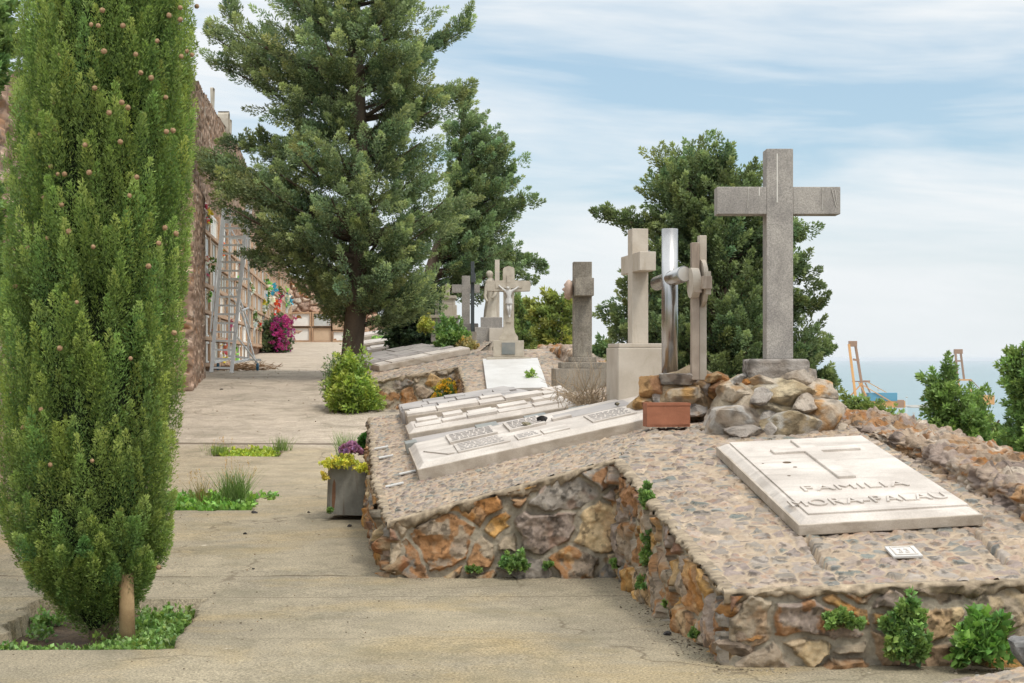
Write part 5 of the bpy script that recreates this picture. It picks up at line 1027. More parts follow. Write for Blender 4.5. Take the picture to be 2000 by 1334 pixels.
# ================================================================ OTHER TREES
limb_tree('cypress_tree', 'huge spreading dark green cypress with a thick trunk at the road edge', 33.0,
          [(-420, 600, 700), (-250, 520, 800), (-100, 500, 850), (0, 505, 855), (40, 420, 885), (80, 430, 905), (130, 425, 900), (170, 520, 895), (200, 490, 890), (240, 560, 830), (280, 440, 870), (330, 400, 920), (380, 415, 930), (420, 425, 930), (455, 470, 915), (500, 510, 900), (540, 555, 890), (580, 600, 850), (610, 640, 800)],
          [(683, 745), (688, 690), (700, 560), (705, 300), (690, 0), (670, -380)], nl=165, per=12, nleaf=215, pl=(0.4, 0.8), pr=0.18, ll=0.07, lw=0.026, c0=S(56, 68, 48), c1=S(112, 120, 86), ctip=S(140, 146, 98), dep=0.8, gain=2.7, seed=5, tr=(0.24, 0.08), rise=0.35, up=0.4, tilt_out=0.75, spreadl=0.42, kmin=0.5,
          extra=[(600, 380, 415, 335, -0.4, 34), (600, 400, 440, 380, -0.6, 26), (620, 300, 450, 285, 0.2, 20), (560, 160, 410, 65, -0.3, 16), (460, 60, 455, 10, 0, 8), (560, 200, 425, 120, 0.3, 18), (760, 150, 912, 52, 0.2, 26), (780, 220, 905, 180, 0, 18), (480, 330, 400, 310, 0, 10), (620, 520, 515, 505, -0.5, 12)], filler=40)
limb_tree('cypress_tree', 'thinner ragged cypress reaching right behind the huge one', 40.0,
          [(205, 905, 915), (240, 885, 930), (280, 880, 985), (320, 880, 1005), (360, 870, 1010), (400, 860, 1015), (440, 850, 1000), (480, 840, 1020), (520, 860, 1045), (545, 900, 1000)],
          [(800, 720), (810, 640), (850, 500), (890, 380), (905, 230)], nl=60, per=9, nleaf=170, pl=(0.35, 0.7), pr=0.17, ll=0.075, lw=0.029, c0=S(60, 70, 50), c1=S(108, 120, 86), gain=2.8, dep=0.6, seed=8, tr=(0.2, 0.05), rise=0.25, up=0.5, spreadl=0.3, extra=[(930, 440, 1032, 396, 0, 22), (930, 480, 1052, 522, 0, 26), (900, 420, 1010, 330, 0, 18), (910, 500, 1030, 545, 0, 20), (900, 300, 910, 215, 0, 8), (960, 360, 985, 275, 0, 8)])
limb_tree('cypress_tree', 'dark drooping young cypress under the two big ones, behind the pale slabs', 37.0,
          [(540, 760, 860), (580, 765, 850), (620, 765, 850), (650, 770, 850), (690, 780, 850), (712, 800, 830)],
          [(812, 735), (808, 640), (805, 545)], nl=46, per=7, nleaf=80, pl=(0.3, 0.55), pr=0.17, ll=0.10, lw=0.045, c0=S(34, 46, 36), c1=S(66, 82, 58), dep=0.8, seed=12, tr=(0.1, 0.03), rise=0.0, up=-0.1)
limb_tree('cypress_tree', 'broad bushy cypress with bright tufts standing behind the tall granite cross', 21.5,
          [(306, 1300, 1450), (325, 1278, 1468), (350, 1262, 1480), (400, 1255, 1500), (440, 1268, 1560), (480, 1260, 1560), (530, 1250, 1565), (570, 1225, 1575), (610, 1200, 1580), (650, 1205, 1598), (700, 1215, 1610), (750, 1230, 1622), (800, 1260, 1634), (870, 1300, 1640), (950, 1340, 1600)],
          [(1420, 1150), (1420, 900), (1415, 600), (1390, 350)], nl=240, per=9, nleaf=190, pl=(0.26, 0.5), pr=0.115, ll=0.048, lw=0.022, c0=S(56, 66, 46), c1=S(104, 116, 78), ctip=S(136, 142, 98), dep=0.9, seed=15, tr=(0.2, 0.05), rise=0.4, up=0.6, tilt_out=0.65, extra=[(1500, 600, 1588, 600, -0.2, 18), (1500, 680, 1603, 690, -0.2, 20), (1520, 740, 1616, 752, -0.2, 20), (1520, 800, 1632, 818, -0.2, 20), (1500, 520, 1572, 545, 0, 14), (1500, 450, 1560, 462, 0, 10), (1310, 560, 1240, 560, 0, 14), (1310, 640, 1212, 650, 0, 16), (1300, 690, 1220, 705, 0, 14), (1260, 452, 1178, 420, 0, 12), (1230, 440, 1260, 445, 0, 6), (1240, 620, 1192, 622, 0, 7)], filler=160, kmin=0.7)
limb_tree('cypress_tree', 'small pointed evergreen just right of the crucifix', 38.0, [(592, 1012, 1018), (620, 1004, 1030), (650, 1000, 1045), (690, 1000, 1055), (720, 1000, 1060)],
          [(1022, 780), (1020, 600)], nl=34, per=6, nleaf=70, pl=(0.3, 0.55), pr=0.13, ll=0.10, lw=0.042, c0=S(66, 80, 54), c1=S(118, 128, 78), seed=21, tr=(0.07, 0.02), up=1.0)
limb_tree('pine_tree', 'open-branched olive green tree between the crucifix and the carved-head cross', 34.0, [(570, 1085, 1118), (600, 1040, 1122), (630, 1055, 1124), (660, 1045, 1124), (690, 1040, 1124), (720, 1050, 1124)],
          [(1092, 800), (1094, 690), (1098, 575)], nl=26, per=6, nleaf=70, pl=(0.28, 0.45), pr=0.13, ll=0.10, lw=0.042, c0=S(70, 80, 44), c1=S(128, 132, 72), seed=23, tr=(0.08, 0.02), up=0.3, rise=0.1, extra=[(1090, 625, 1036, 600, 0, 8)])
limb_tree('cypress_tree', 'low dark evergreen boughs showing between the carved-head cross and the squared cross', 27.0, [(672, 1160, 1200), (690, 1160, 1215), (712, 1165, 1215)],
          [(1195, 860), (1196, 700), (1196, 675)], nl=12, per=6, nleaf=70, pl=(0.2, 0.35), pr=0.10, ll=0.08, lw=0.035, c0=S(56, 72, 50), c1=S(100, 118, 78), seed=25, tr=(0.06, 0.02), up=0.1, rise=0.1)
limb_tree('pine_tree', 'ragged low evergreen just behind the parapet in front of the harbour crane', 17.0,
          [(792, 1662, 1690), (808, 1660, 1745), (828, 1666, 1775), (850, 1680, 1805), (880, 1700, 1805), (910, 1690, 1790)],
          [(1705, 1120), (1700, 900), (1695, 815)], nl=70, per=8, nleaf=75, pl=(0.14, 0.26), pr=0.07, ll=0.045, lw=0.018, c0=S(62, 76, 46), c1=S(116, 128, 74), seed=27, tr=(0.05, 0.015), up=0.35, rise=0.3, extra=[(1690, 795, 1655, 790, 0, 5), (1760, 850, 1810, 862, 0, 6), (1690, 835, 1645, 850, 0, 6)], kmin=0.4)
limb_tree('pine_tree', 'bushy evergreen behind the parapet with one taller tuft on its left', 14.0,
          [(748, 1826, 1862), (775, 1812, 1880), (800, 1826, 1950), (820, 1812, 1968), (855, 1818, 1992), (890, 1830, 2030), (930, 1850, 2050), (960, 1870, 2040)],
          [(1900, 1250), (1890, 950), (1860, 800)], nl=80, per=8, nleaf=90, pl=(0.13, 0.24), pr=0.065, ll=0.042, lw=0.018, c0=S(60, 74, 44), c1=S(112, 132, 74), seed=29, tr=(0.07, 0.02), kmin=0.45, up=0.25, rise=0.35, filler=70, extra=[(1860, 770, 1846, 722, 0, 6)])
limb_tree('pine_tree', 'taller evergreen cut off by the right edge above the parapet', 12.5,
          [(672, 1985, 2060), (695, 1955, 2080), (725, 1945, 2090), (755, 1975, 2090), (800, 1975, 2100), (850, 1960, 2120), (900, 1960, 2140)],
          [(2050, 1300), (2040, 900), (2020, 660)], nl=50, per=7, nleaf=90, pl=(0.13, 0.24), pr=0.065, ll=0.042, lw=0.018, c0=S(60, 74, 44), c1=S(108, 128, 72), seed=31, tr=(0.06, 0.02), up=0.5, rise=0.35)
limb_tree('cypress_tree', 'dark evergreen against the rubble wall at the far left edge', 13.0,
          [(-60, -90, -20), (20, -90, 5), (80, -90, 18), (135, -90, 8), (170, -120, -60), (330, -120, -60), (400, -100, -15), (480, -100, -5), (560, -100, 0), (640, -90, -10)],
          [(-80, 1000), (-80, 500), (-80, -100)], nl=110, per=7, nleaf=80, pl=(0.2, 0.35), pr=0.09, ll=0.06, lw=0.026, c0=S(56, 72, 44), c1=S(104, 122, 70), seed=33, tr=(0.08, 0.03), up=0.5)

# ================================================================ BUSHES, WEEDS, FLOWERS
def leafball(name, label, cat, c, rad, N, ll, lw, c0, c1, seed, n=60, ctip=None, up=0.6, group=None, flowers=None, wp=0.45, stems=True, mat='leafgloss', kind=None):
    """a bush or weed: sprays of leaves over a half dome standing at c (its foot)"""
    r = np.random.default_rng(seed); c = np.array(c, float); rad = np.array(rad, float)
    T = thing(name, label, cat, tuple(c), group)
    d = unit(r.normal(size=(N, 3))); d[:, 2] = np.abs(d[:, 2]); q = r.random(N) ** 0.4 * (0.55 + 0.9 * vn(d[:, 0] * 2.2 + seed, d[:, 1] * 2.2, seed, d[:, 2] * 2.2))
    B = c + d * rad * (q * 0.75)[:, None]; D = d * rad / rad.max() + np.array([0, 0, up]) + r.normal(size=(N, 3)) * 0.25; L = rad.max() * r.uniform(0.2, 0.38, N)
    V, Fc, C = plumes(B, D, L, L * 0.4, n, ll, lw, c0, c1, seed, spread=1.0, jitter=0.6, ctip=ctip, prof_low=0.5)
    mk('foliage', V, Fc, M[mat], T, C)
    if stems:
        A = Acc()
        for i in range(min(N, 14)):
            pts = c + (B[i] - c) * np.linspace(0, 1, 5)[:, None] ** 0.8; Vv, Ff = tube_arr(pts, np.linspace(max(0.004, ll * 0.12), 0.002, 5), 5); A.add(Vv, Ff, S(100, 92, 60))
        A.build('stems', M['bark'], T)
    if flowers:
        for (col_, nf, fr_, nm) in flowers:
            dd = unit(r.normal(size=(nf, 3))); dd[:, 2] = np.abs(dd[:, 2]); pf = c + dd * rad * (0.9 + 0.15 * r.random((nf, 1))) ; 
            Vf, Ff, Cf = plumes(pf, dd + [0, 0, .3], fr_ * 1.2, fr_, 14, fr_ * 1.1, fr_ * 0.8, np.array(col_) * 0.8, np.array(col_), seed + 5, spread=1.2, jitter=0.5, tint=0.1, prof_low=1.0, gain=1.1)
            mk(nm, Vf, Ff, M['leaf'], T, Cf)
    return T
G1 = S(72, 92, 48); G2 = S(116, 140, 76); 
leafball('shrub', 'glossy yellow-green leafy bush at the road corner of the rusty stone plot', 'bush', (-2.84, 27.3, 0.66), (0.46, 0.42, 0.95), 330, 0.07, 0.03, S(78, 98, 40), S(140, 158, 70), 61, n=60, ctip=S(170, 170, 84), mat='leafgloss')
leafball('shrub', 'tall grey-green twiggy shrub rising at the left of the glossy bush', 'bush', (-3.12, 27.8, 0.7), (0.3, 0.25, 1.25), 90, 0.05, 0.02, S(74, 92, 60), S(112, 128, 84), 62, n=34, up=1.0)
leafball('shrub', 'rounded green bush in front of the plain grey cross', 'bush', P(880, 685, 31.0), (0.38, 0.4, 0.66), 190, 0.065, 0.035, S(58, 84, 40), S(116, 142, 76), 63, n=40)
leafball('shrub', 'dry brownish weeds to the right of the rounded green bush', 'bush', P(912, 692, 30.6), (0.22, 0.25, 0.38), 70, 0.05, 0.022, S(112, 110, 60), S(160, 140, 96), 64, n=30, flowers=[(S(226, 170, 50), 4, 0.03, 'flowers')])
leafball('shrub', 'small yellowish shrub by the squat stone monument', 'bush', P(832, 650, 35.0), (0.2, 0.2, 0.42), 50, 0.06, 0.03, S(120, 130, 60), S(180, 176, 90), 65, n=30)
leafball('creeping_plant', 'light green creeper growing over the long pale slab', 'plant', P(806, 703, 32.3), (0.34, 0.3, 0.16), 60, 0.06, 0.04, S(80, 120, 50), S(140, 174, 90), 66, n=30, up=0.2)
leafball('creeping_plant', 'green weeds on top of the far slab stack right of the trunk', 'plant', P(765, 668, 44.5), (0.55, 0.4, 0.15), 50, 0.08, 0.05, S(80, 116, 50), S(136, 168, 84), 67, n=26, up=0.2)
leafball('flowering_plant', 'clump of yellow daisies in the corner of the rusty stone wall', 'flowers', P(872, 792, 27.2), (0.25, 0.2, 0.44), 70, 0.05, 0.02, S(58, 84, 40), S(100, 124, 60), 68, n=26, flowers=[(S(226, 184, 62), 130, 0.024, 'flowers')])
leafball('weed', 'small leafy weed with a red-brown tip on the white slab', 'weed', P(1036, 742, 26.0), (0.13, 0.1, 0.16), 14, 0.05, 0.028, S(90, 120, 56), S(150, 170, 90), 69, n=18)
# bougainvillea against the niche wall
YB = 60.5; BG = leafball('bougainvillea', 'tall clipped shrub covered in magenta blossom against the niche wall', 'bush', (wallX(YB) + 0.5, YB, gz(YB)), (0.55, 1.2, 1.3), 260, 0.12, 0.07, S(52, 66, 44), S(92, 100, 66), 70, n=40)
rb = np.random.default_rng(9); m_ = 110; pf = np.stack([wallX(YB) + 0.5 + rb.uniform(0.15, 0.6, m_), YB - 1.2 + rb.uniform(-0.6, 2.4, m_), gz(YB) + rb.uniform(0.1, 1.4, m_)], 1)
Vf, Ff, Cf = plumes(pf, rb.normal(size=(m_, 3)) + [0.4, -.6, .3], 0.16, 0.11, 18, 0.085, 0.06, S(150, 40, 104), S(186, 70, 140), 5, gain=1.0, spread=1.2, jitter=.6, prof_low=1); mk('blossom', Vf, Ff, M['leaf'], BG, Cf)
# weeds growing from the masonry
def wd(px, py, Y, rad, N, lab, seed, ll=0.026, lw=0.02, name='weed', n=44, c0=G1, c1=G2, **kw): return leafball(name, lab, 'weed', P(px, py, Y), rad, N, ll, lw, c0, c1, seed, n=n, **kw)
wd(1005, 1113, 11.0, (0.12, 0.08, 0.13), 34, 'bushy green weed at the foot of the ochre wall under the long slabs', 71)
wd(930, 1117, 11.02, (0.06, 0.04, 0.03), 9, 'tiny green weed left of the bushy weed at the wall foot', 72, 0.025, 0.02)
wd(1073, 1109, 11.03, (0.035, 0.03, 0.05), 8, 'tiny green sprig right of the bushy weed at the wall foot', 73, 0.025, 0.02)
wd(1203, 1108, 10.95, (0.06, 0.05, 0.06), 14, 'green weed in the inner corner where the two stone walls meet', 74, 0.028, 0.022)
wd(1264, 990, 9.97, (0.03, 0.07, 0.13), 34, 'green weed hanging near the top edge of the receding side wall', 75)
wd(1268, 1110, 9.93, (0.05, 0.10, 0.22), 40, 'long green weed halfway down the receding side wall', 76)
wd(1262, 1150, 10.0, (0.05, 0.1, 0.1), 18, 'green weed at the foot of the receding side wall, lowest of its patch', 77)
wd(1308, 1190, 9.33, (0.03, 0.06, 0.08), 9, 'small green sprig low on the receding side wall', 78)
wd(1362, 1248, 8.6, (0.03, 0.05, 0.07), 10, 'small green sprig nearest the corner at the foot of the side wall', 79)
wd(1643, 1225, 7.9, (0.11, 0.05, 0.07), 34, 'spreading light green weed between the stones of the front wall', 80, 0.028, 0.022)
wd(1768, 1290, 7.88, (0.10, 0.035, 0.29), 60, 'tall narrow green weed climbing the middle of the front wall', 81, 0.034, 0.026)
wd(1920, 1298, 7.82, (0.16, 0.05, 0.29), 56, 'large lush broad-leaved weed at the right end of the front wall', 82, 0.05, 0.036, n=26, c1=S(108, 146, 66))
wd(742, 992, 13.6, (0.04, 0.06, 0.09), 14, 'small green weed on the side wall just right of the planter', 83)
wd(800, 885, 14.6, (0.05, 0.06, 0.09), 14, 'green weed beside the grey end block of the slate slab', 84)
wd(830, 905, 13.9, (0.16, 0.2, 0.04), 26, 'low mossy weeds in the gap by the ends of the marble slabs', 85, 0.025, 0.018, c0=S(100, 96, 50), c1=S(150, 150, 80), up=0.1)
wd(775, 838, 16.2, (0.12, 0.1, 0.06), 14, 'green weed under the front corner of the cream slabs', 86)
wd(1218, 885, 11.55, (0.04, 0.04, 0.035), 8, 'tiny weed in the joint above the inner wall corner', 87, 0.022, 0.016)
wd(722, 884, 16.4, (0.13, 0.1, 0.17), 44, 'dark green leafy plant behind the planter at the kerb', 88, 0.05, 0.04, c0=S(48, 84, 36), c1=S(84, 128, 58))
wd(645, 1000, 14.5, (0.03, 0.04, 0.035), 8, 'tiny weed at the left foot of the planter', 89, 0.025, 0.018)
# dry bush by the heads of the slabs
r = np.random.default_rng(77); T = thing('dry_bush', 'leafless tangle of pale dry twigs at the head of the marble slabs', 'bush', P(1150, 790, 14.6)); A = Acc(); c = P(1150, 792, 14.6)
for i in range(230):
    th = r.uniform(0, 6.28); e = r.uniform(0.25, 1.4); L_ = r.uniform(0.15, 0.55); d = np.array([math.cos(th) * math.cos(e), math.sin(th) * math.cos(e), math.sin(e)])
    b0 = c + r.normal(size=3) * [0.13, 0.12, 0.02]; t = np.linspace(0, 1, 6)[:, None]; pts = b0 + d * L_ * t + np.array([0, 0, -0.12]) * t ** 2 * r.uniform(-.5, 1.5) + 0.015 * np.cumsum(r.normal(size=(6, 3)), 0)
    Vv, Ff = tube_arr(pts, np.linspace(0.0028, 0.0012, 6), 4); A.add(Vv, Ff, np.array(S(188, 164, 134)) * r.uniform(0.7, 1.1))
A.build('twigs', M['bark'], T)
# grasses
def grass(name, label, c, spread, h, N, seed, c0, c1, seeds=0, kind=None, w=0.006):
    r = np.random.default_rng(seed); c = np.array(c, float); b0 = c + r.normal(size=(N, 3)) * [spread, spread, 0.004]; L = h * r.uniform(0.45, 1, N)
    d = unit(np.stack([r.normal(size=N) * 0.22, r.normal(size=N) * 0.22, np.ones(N)], 1)); side = unit(np.cross(d, r.normal(size=(N, 3)))); bend = r.normal(size=(N, 3)) * 0.25 * np.array([1, 1, 0.1])
    Vs = []
    for t, wd_ in ((0, 1), (0.4, 0.9), (0.75, 0.55), (1.0, 0.08)):
        q = b0 + d * (L * t)[:, None] + bend * (L * t * t)[:, None]; Vs += [q + side * w * wd_ / 2, q - side * w * wd_ / 2]
    V = np.stack(Vs, 1).reshape(-1, 3); i = np.arange(N)[:, None] * 8; Fc = np.concatenate([i + [0, 1, 3, 2], i + [2, 3, 5, 4], i + [4, 5, 7, 6]]); tt = r.random((N, 1)); C = np.repeat(np.array(c0) * (1 - tt) + np.array(c1) * tt, 8, axis=0)
    T = thing(name, label, 'grass', tuple(c)); tag(mk('blades', V, Fc, M['leaf'], T, C), kind='stuff')
    if seeds:
        k = r.integers(0, N, seeds); tip = b0[k] + d[k] * L[k][:, None] * 1.1 + bend[k] * L[k][:, None]
        Vf, Ff, Cf = plumes(tip - d[k] * 0.05, d[k], 0.11, 0.008, 12, 0.018, 0.006, S(150, 120, 80), S(176, 146, 104), seed, spread=.3, jitter=.2); tag(mk('seed_heads', Vf, Ff, M['leaf'], T, Cf), kind='stuff')
    return T
grass('grass_tuft', 'tall green grass tuft with brown seed heads in the second planting pit', P(458, 985, 15.9), 0.07, 0.42, 420, 3, S(90, 124, 60), S(150, 168, 104), 26)
grass('grass_tuft', 'thin grass tuft with brown stalks left of the tall tuft in the second pit', P(393, 988, 15.8), 0.05, 0.34, 90, 4, S(110, 120, 64), S(160, 140, 90), 16)
grass('grass_tuft', 'small grass tuft at the right end of the third planting pit', P(550, 880, 22.6), 0.07, 0.26, 160, 5, S(96, 126, 60), S(150, 168, 98))
grass('grass_tuft', 'small grass tuft growing in the middle of the third planting pit', P(425, 888, 22.6), 0.08, 0.2, 120, 6, S(96, 126, 60), S(150, 168, 98), 10)
grass('grass_tuft', 'feathery green grass behind the purple flowers of the planter', P(675, 895, 14.9), 0.035, 0.3, 160, 7, S(120, 150, 90), S(170, 186, 130))
grass('grass_tuft', 'grass tuft inside the kerb stones under the glossy bush', P(690, 800, 27.2), 0.16, 0.17, 400, 8, S(90, 130, 50), S(140, 170, 80))
grass('grass_tuft', 'bright grass tuft against the rusty wall by the kerb stones', P(732, 800, 27.2), 0.08, 0.12, 200, 9, S(110, 140, 50), S(160, 180, 80))
# ground cover in the pits
def cover(label, spots, ll, lw, seed, n=14, c0=G1, c1=G2, h=0.07):
    r = np.random.default_rng(seed); B = []; L = []
    for (x0, x1, y0, y1, N) in spots:
        for i in range(N): y = r.uniform(y0, y1); B.append((r.uniform(x0, x1) - 0.107 * y, y, gz(y) - 0.10)); L.append(h * r.uniform(0.6, 1.6))
    B = np.array(B); V, Fc, C = plumes(B, r.normal(size=B.shape) * 0.35 + [0, 0, 1], np.array(L), 0.05, n, ll, lw, c0, c1, seed, spread=1.1, jitter=0.5, prof_low=0.6)
    o = mk('ground_cover', V, Fc, M['leafgloss'], None, C); tag(o, label, 'plants', None, 'stuff')
cover('low green leafy weeds filling the nearest planting pit', [(-1.32, -1.0, 8.55, 10.0, 230), (-2.4, -1.15, 8.5, 8.72, 150), (-1.5, -1.0, 8.8, 9.2, 30), (-2.0, -1.8, 9.2, 9.9, 20)], 0.03, 0.022, 91, n=22, c1=S(112, 138, 70))
cover('green and reddish weeds filling the second planting pit', [(-2.0, -1.02, 15.45, 16.1, 330), (-2.0, -1.0, 16.0, 17.05, 120), (-1.0, -0.8, 16.3, 16.8, 14)], 0.06, 0.04, 92, c1=S(120, 160, 70), h=0.11)
cover('sparse yellow-green weeds in the third planting pit', [(-1.8, -1.1, 22.0, 22.6, 200), (-2.0, -1.0, 22.5, 23.2, 60)], 0.05, 0.035, 93, c0=S(100, 120, 40), c1=S(160, 170, 70), h=0.07)
# fallen leaves, cone bits and pebbles on the road: single small things
r = np.random.default_rng(5)
peb = [(497, 1003, 15.0, 0.022, 'dark cone lying beside the second planting pit', 'fallen_cone'), (478, 1044, 13.4, 0.014, 'small dark cone on the road below the second pit', 'fallen_cone'), (683, 1029, 13.9, 0.016, 'dark cone on the road below the planter', 'fallen_cone'), (1302, 1241, 8.85, 0.018, 'black pebble on the road near the side wall', 'pebble'), (603, 1002, 15.0, 0.014, 'small tan pebble left of the planter', 'pebble'), (1154, 1152, 10.6, 0.012, 'tiny dark pebble near the inner wall corner', 'pebble'), (495, 1112, 11.35, 0.010, 'black speck of bark lying just above the road joint', 'pebble'), (433, 762, 30.0, .03, 'dark cone on the far road below the ladder', 'fallen_cone'), (1060, 824, None, 0.035, 'dark grey pebble resting on the nearest marble slab', 'pebble'), (1028, 833, None, 0.03, 'pale green-grey pebble resting on the nearest marble slab', 'pebble'), (1205, 792, None, 0.018, 'small brown pebble near the head of the nearest marble slab', 'pebble')]
pS = np.array(frB2 @ Vector((0, 0, 0.152))); nB = np.array(frB2.col[2][:3]); plS = (pS[2] + nB[0] / nB[2] * pS[0] + nB[1] / nB[2] * pS[1], -nB[0] / nB[2], -nB[1] / nB[2])
for i, (px, py, Y, rad, lab, nm) in enumerate(peb):
    if Y is None: c = ray_plane(px, py, plS); c[2] += rad * 0.6
    else:
        Y = groundY(py); c = P(px, py, Y); c[2] = gz(Y) + rad * 0.4
    tag(rock(nm, None, c, (rad * 1.3, rad, rad * 0.8), 500 + i, S(90, 86, 84) if i in (0, 1, 2, 3, 6, 7, 8) else S(160, 150, 126), S(60, 56, 54) if i != 9 else S(130, 130, 96), sub=3), lab, nm.replace('_', ' '))
A = Acc(); rg = np.random.default_rng(15); d0, F0 = ico(1)
for i in range(1500):
    q = rg.random()
    if q < 0.30: y = rg.uniform(7.6, 11.1); x = 1.13 - (y - 8) * 0.1194 - abs(rg.normal()) * 0.10 - 0.04
    elif q < 0.45: x = rg.uniform(1.1, 2.6); y = 7.95 - abs(rg.normal()) * 0.08
    elif q < 0.60: x = rg.uniform(-0.9, 0.78); y = 11.04 - abs(rg.normal()) * 0.09
    elif q < 0.70: y = rg.uniform(11.1, 16.4); x = blx(y) - 0.05 - abs(rg.normal()) * 0.08
    else: y = 7.4 + 14 * rg.random() ** 1.4; x = rg.uniform(-3.2, 0.9) - 0.107 * (y - 8)
    if y > 7.9 and x > (1.10 - (y - 8) * 0.1194 if y < 11.1 else -9): continue
    if pitmask(np.array([x]), np.array([y]))[0] > 0: continue
    w_ = rg.uniform(0.0015, 0.006) * (1 + 0.8 * (rg.random() < 0.05)); A.add(d0 * [w_ * 1.4, w_, w_ * .6] + [x, y, gz(y) + w_ * .3], F0, np.array(S(120, 106, 88) if rg.random() < .5 else S(186, 172, 150)) * rg.uniform(.6, 1.1))
tag(A.build('grit', M['bark']), 'scattered grit and crumbs along the road and wall feet', 'grit', None, 'stuff')
r3 = np.random.default_rng(21); n3 = 520; yy3 = np.where(r3.random(n3) < 0.5, r3.uniform(8, 17, n3), r3.uniform(24, 40, n3)); sl3 = np.where(yy3 < 20, -1.5 + 0.7 * r3.normal(size=n3), wallX(yy3) + 0.107 * yy3 + 0.8 + np.abs(r3.normal(size=n3)) * 1.6)
ok3 = (pitmask(sl3 - .107 * yy3, yy3) < .5) & (sl3 < 0.1) & (sl3 > -3.2); yy3 = yy3[ok3]; sl3 = sl3[ok3]; n3 = len(yy3); dd3 = unit(np.stack([r3.normal(size=n3), r3.normal(size=n3), 0.12 * r3.normal(size=n3)], 1)); sz3 = np.where(yy3 < 20, 0.013, 0.035) * r3.uniform(0.6, 1.4, n3)
cc3 = np.array(S(120, 92, 64)) * r3.uniform(0.5, 1.4, (n3, 1)); V, Fc, C = kites(np.stack([sl3 - .107 * yy3, yy3, gz(yy3) + 0.012], 1), dd3, sz3, sz3 * .5, cc3, r3)
tag(mk('leaf_litter', V, Fc, M['leaf'], None, C), 'scattered dry leaf scraps on the road', 'litter', None, 'stuff')
# kerb stones round the bush
ks_ = [(662, 792, 20, 10), (695, 803, 22, 9), (733, 806, 20, 8), (770, 806, 20, 8), (650, 775, 12, 8)]
for i, (px, py, w_, h_) in enumerate(ks_):
    Y = groundY(py)
    tag(rock('kerb_stone', None, P(px, py, Y) - [0, 0, .03], (w_ * Y / F, 0.12, h_ * Y / F * 1.1), 600 + i, S(176, 164, 150), S(150, 136, 122), sub=3), ['pale kerb stone at the left front of the glossy bush', 'long pale kerb stone below the grass tuft', 'kerb stone half covered by bright grass', 'pinkish kerb stone nearest to the long slabs', 'furthest left small kerb stone under the glossy bush'][i], 'kerb stone', 'kerb stones round the bush bed')
# grey block at the right edge
tag(rock('stone_block', None, P(2000, 1268, 7.55), (0.075, 0.08, 0.075), 620, S(160, 156, 150), S(146, 142, 138), sub=3), 'smooth grey stone cut off by the right edge beside the lush weed', 'stone')
rock_t = rock('rubble_stone', None, P(1262, 790, 12.5), (.045, .04, .03), 621, S(180, 130, 84), S(160, 110, 70), sub=3); tag(rock_t, 'small orange stone behind the terracotta trough', 'stone')

# ================================================================ PLANTER, TROUGH
PLX = thing('planter', 'square grey metal planter with rust streaks, yellow-green succulents spilling out', 'planter', P(679, 1005, 14.55))
fp = Matrix.Translation(P(679, 1005, 14.62)) @ Matrix.Rotation(-0.06, 4, 'Z') @ Matrix.Rotation(0.035, 4, 'Y')
hw = 0.208; rc = 0.07
def rr_pts(h_, r_c, cy=0.171): return [(sx__ * (h_ - r_c) + r_c * math.cos(t_), cy + sy__ * (h_ - r_c) + r_c * math.sin(t_)) for sx__, sy__, t0 in ((1, 1, 0), (-1, 1, 90), (-1, -1, 180), (1, -1, 270)) for t_ in [math.radians(t0 + k * 15) for k in range(7)]]
s = Solid(fp); b2 = bmesh.new(); oo = rr_pts(hw, rc); ii = rr_pts(hw - 0.013, rc - 0.013); n_ = len(oo)
L0 = [b2.verts.new((x, y, 0)) for x, y in oo]; L1 = [b2.verts.new((x, y, 0.475)) for x, y in oo]; L2 = [b2.verts.new((x, y, 0.475)) for x, y in ii]; L3 = [b2.verts.new((x, y, 0.42)) for x, y in ii]
for A1, A2 in ((L0, L1), (L1, L2), (L2, L3)):
    for k in range(n_): b2.faces.new((A1[k], A1[(k + 1) % n_], A2[(k + 1) % n_], A2[k]))
b2.faces.new(L3); b2.faces.new(L0[::-1]); s.add(b2); s.build('box', M['zinc'], PLX)
V = np.array([(fp @ Vector((x, -0.0385, z)))[:] for x, z in ((-0.135, 0.34), (-0.12, 0.30), (-0.115, 0.16), (-0.125, 0.04), (-0.145, 0.03), (-0.15, 0.15), (-0.148, 0.28))]); mk('rust_streak', V, [tuple(range(7))], m_flat('rust', S(112, 78, 54), 0.8, 0, 0.3, 30), PLX)
leafball('succulent', 'yellow-green succulent overflowing the rim of the metal planter', 'plant', P(668, 912, 14.6), (0.20, 0.17, 0.09), 80, 0.022, 0.014, S(130, 134, 50), S(196, 190, 80), 95, n=34, up=0.2, ctip=S(216, 168, 70), stems=False)
leafball('succulent', 'yellow-green succulent trailing from the planter to the right over the stone edge', 'plant', P(728, 920, 14.4), (0.17, 0.1, 0.07), 54, 0.022, 0.014, S(130, 134, 50), S(196, 190, 80), 96, n=34, up=0.1, ctip=S(216, 168, 70), stems=False)
leafball('succulent', 'succulent sprig hanging down at the left edge of the planter', 'plant', P(634, 935, 14.5), (0.03, 0.08, 0.1), 16, 0.02, 0.013, S(140, 130, 50), S(206, 176, 80), 97, n=26, up=-0.3, stems=False)
T = thing('flower_bunch', 'bunch of purple-pink rounded flowers at the back of the planter', 'flowers', P(685, 890, 14.75)); r = np.random.default_rng(3)
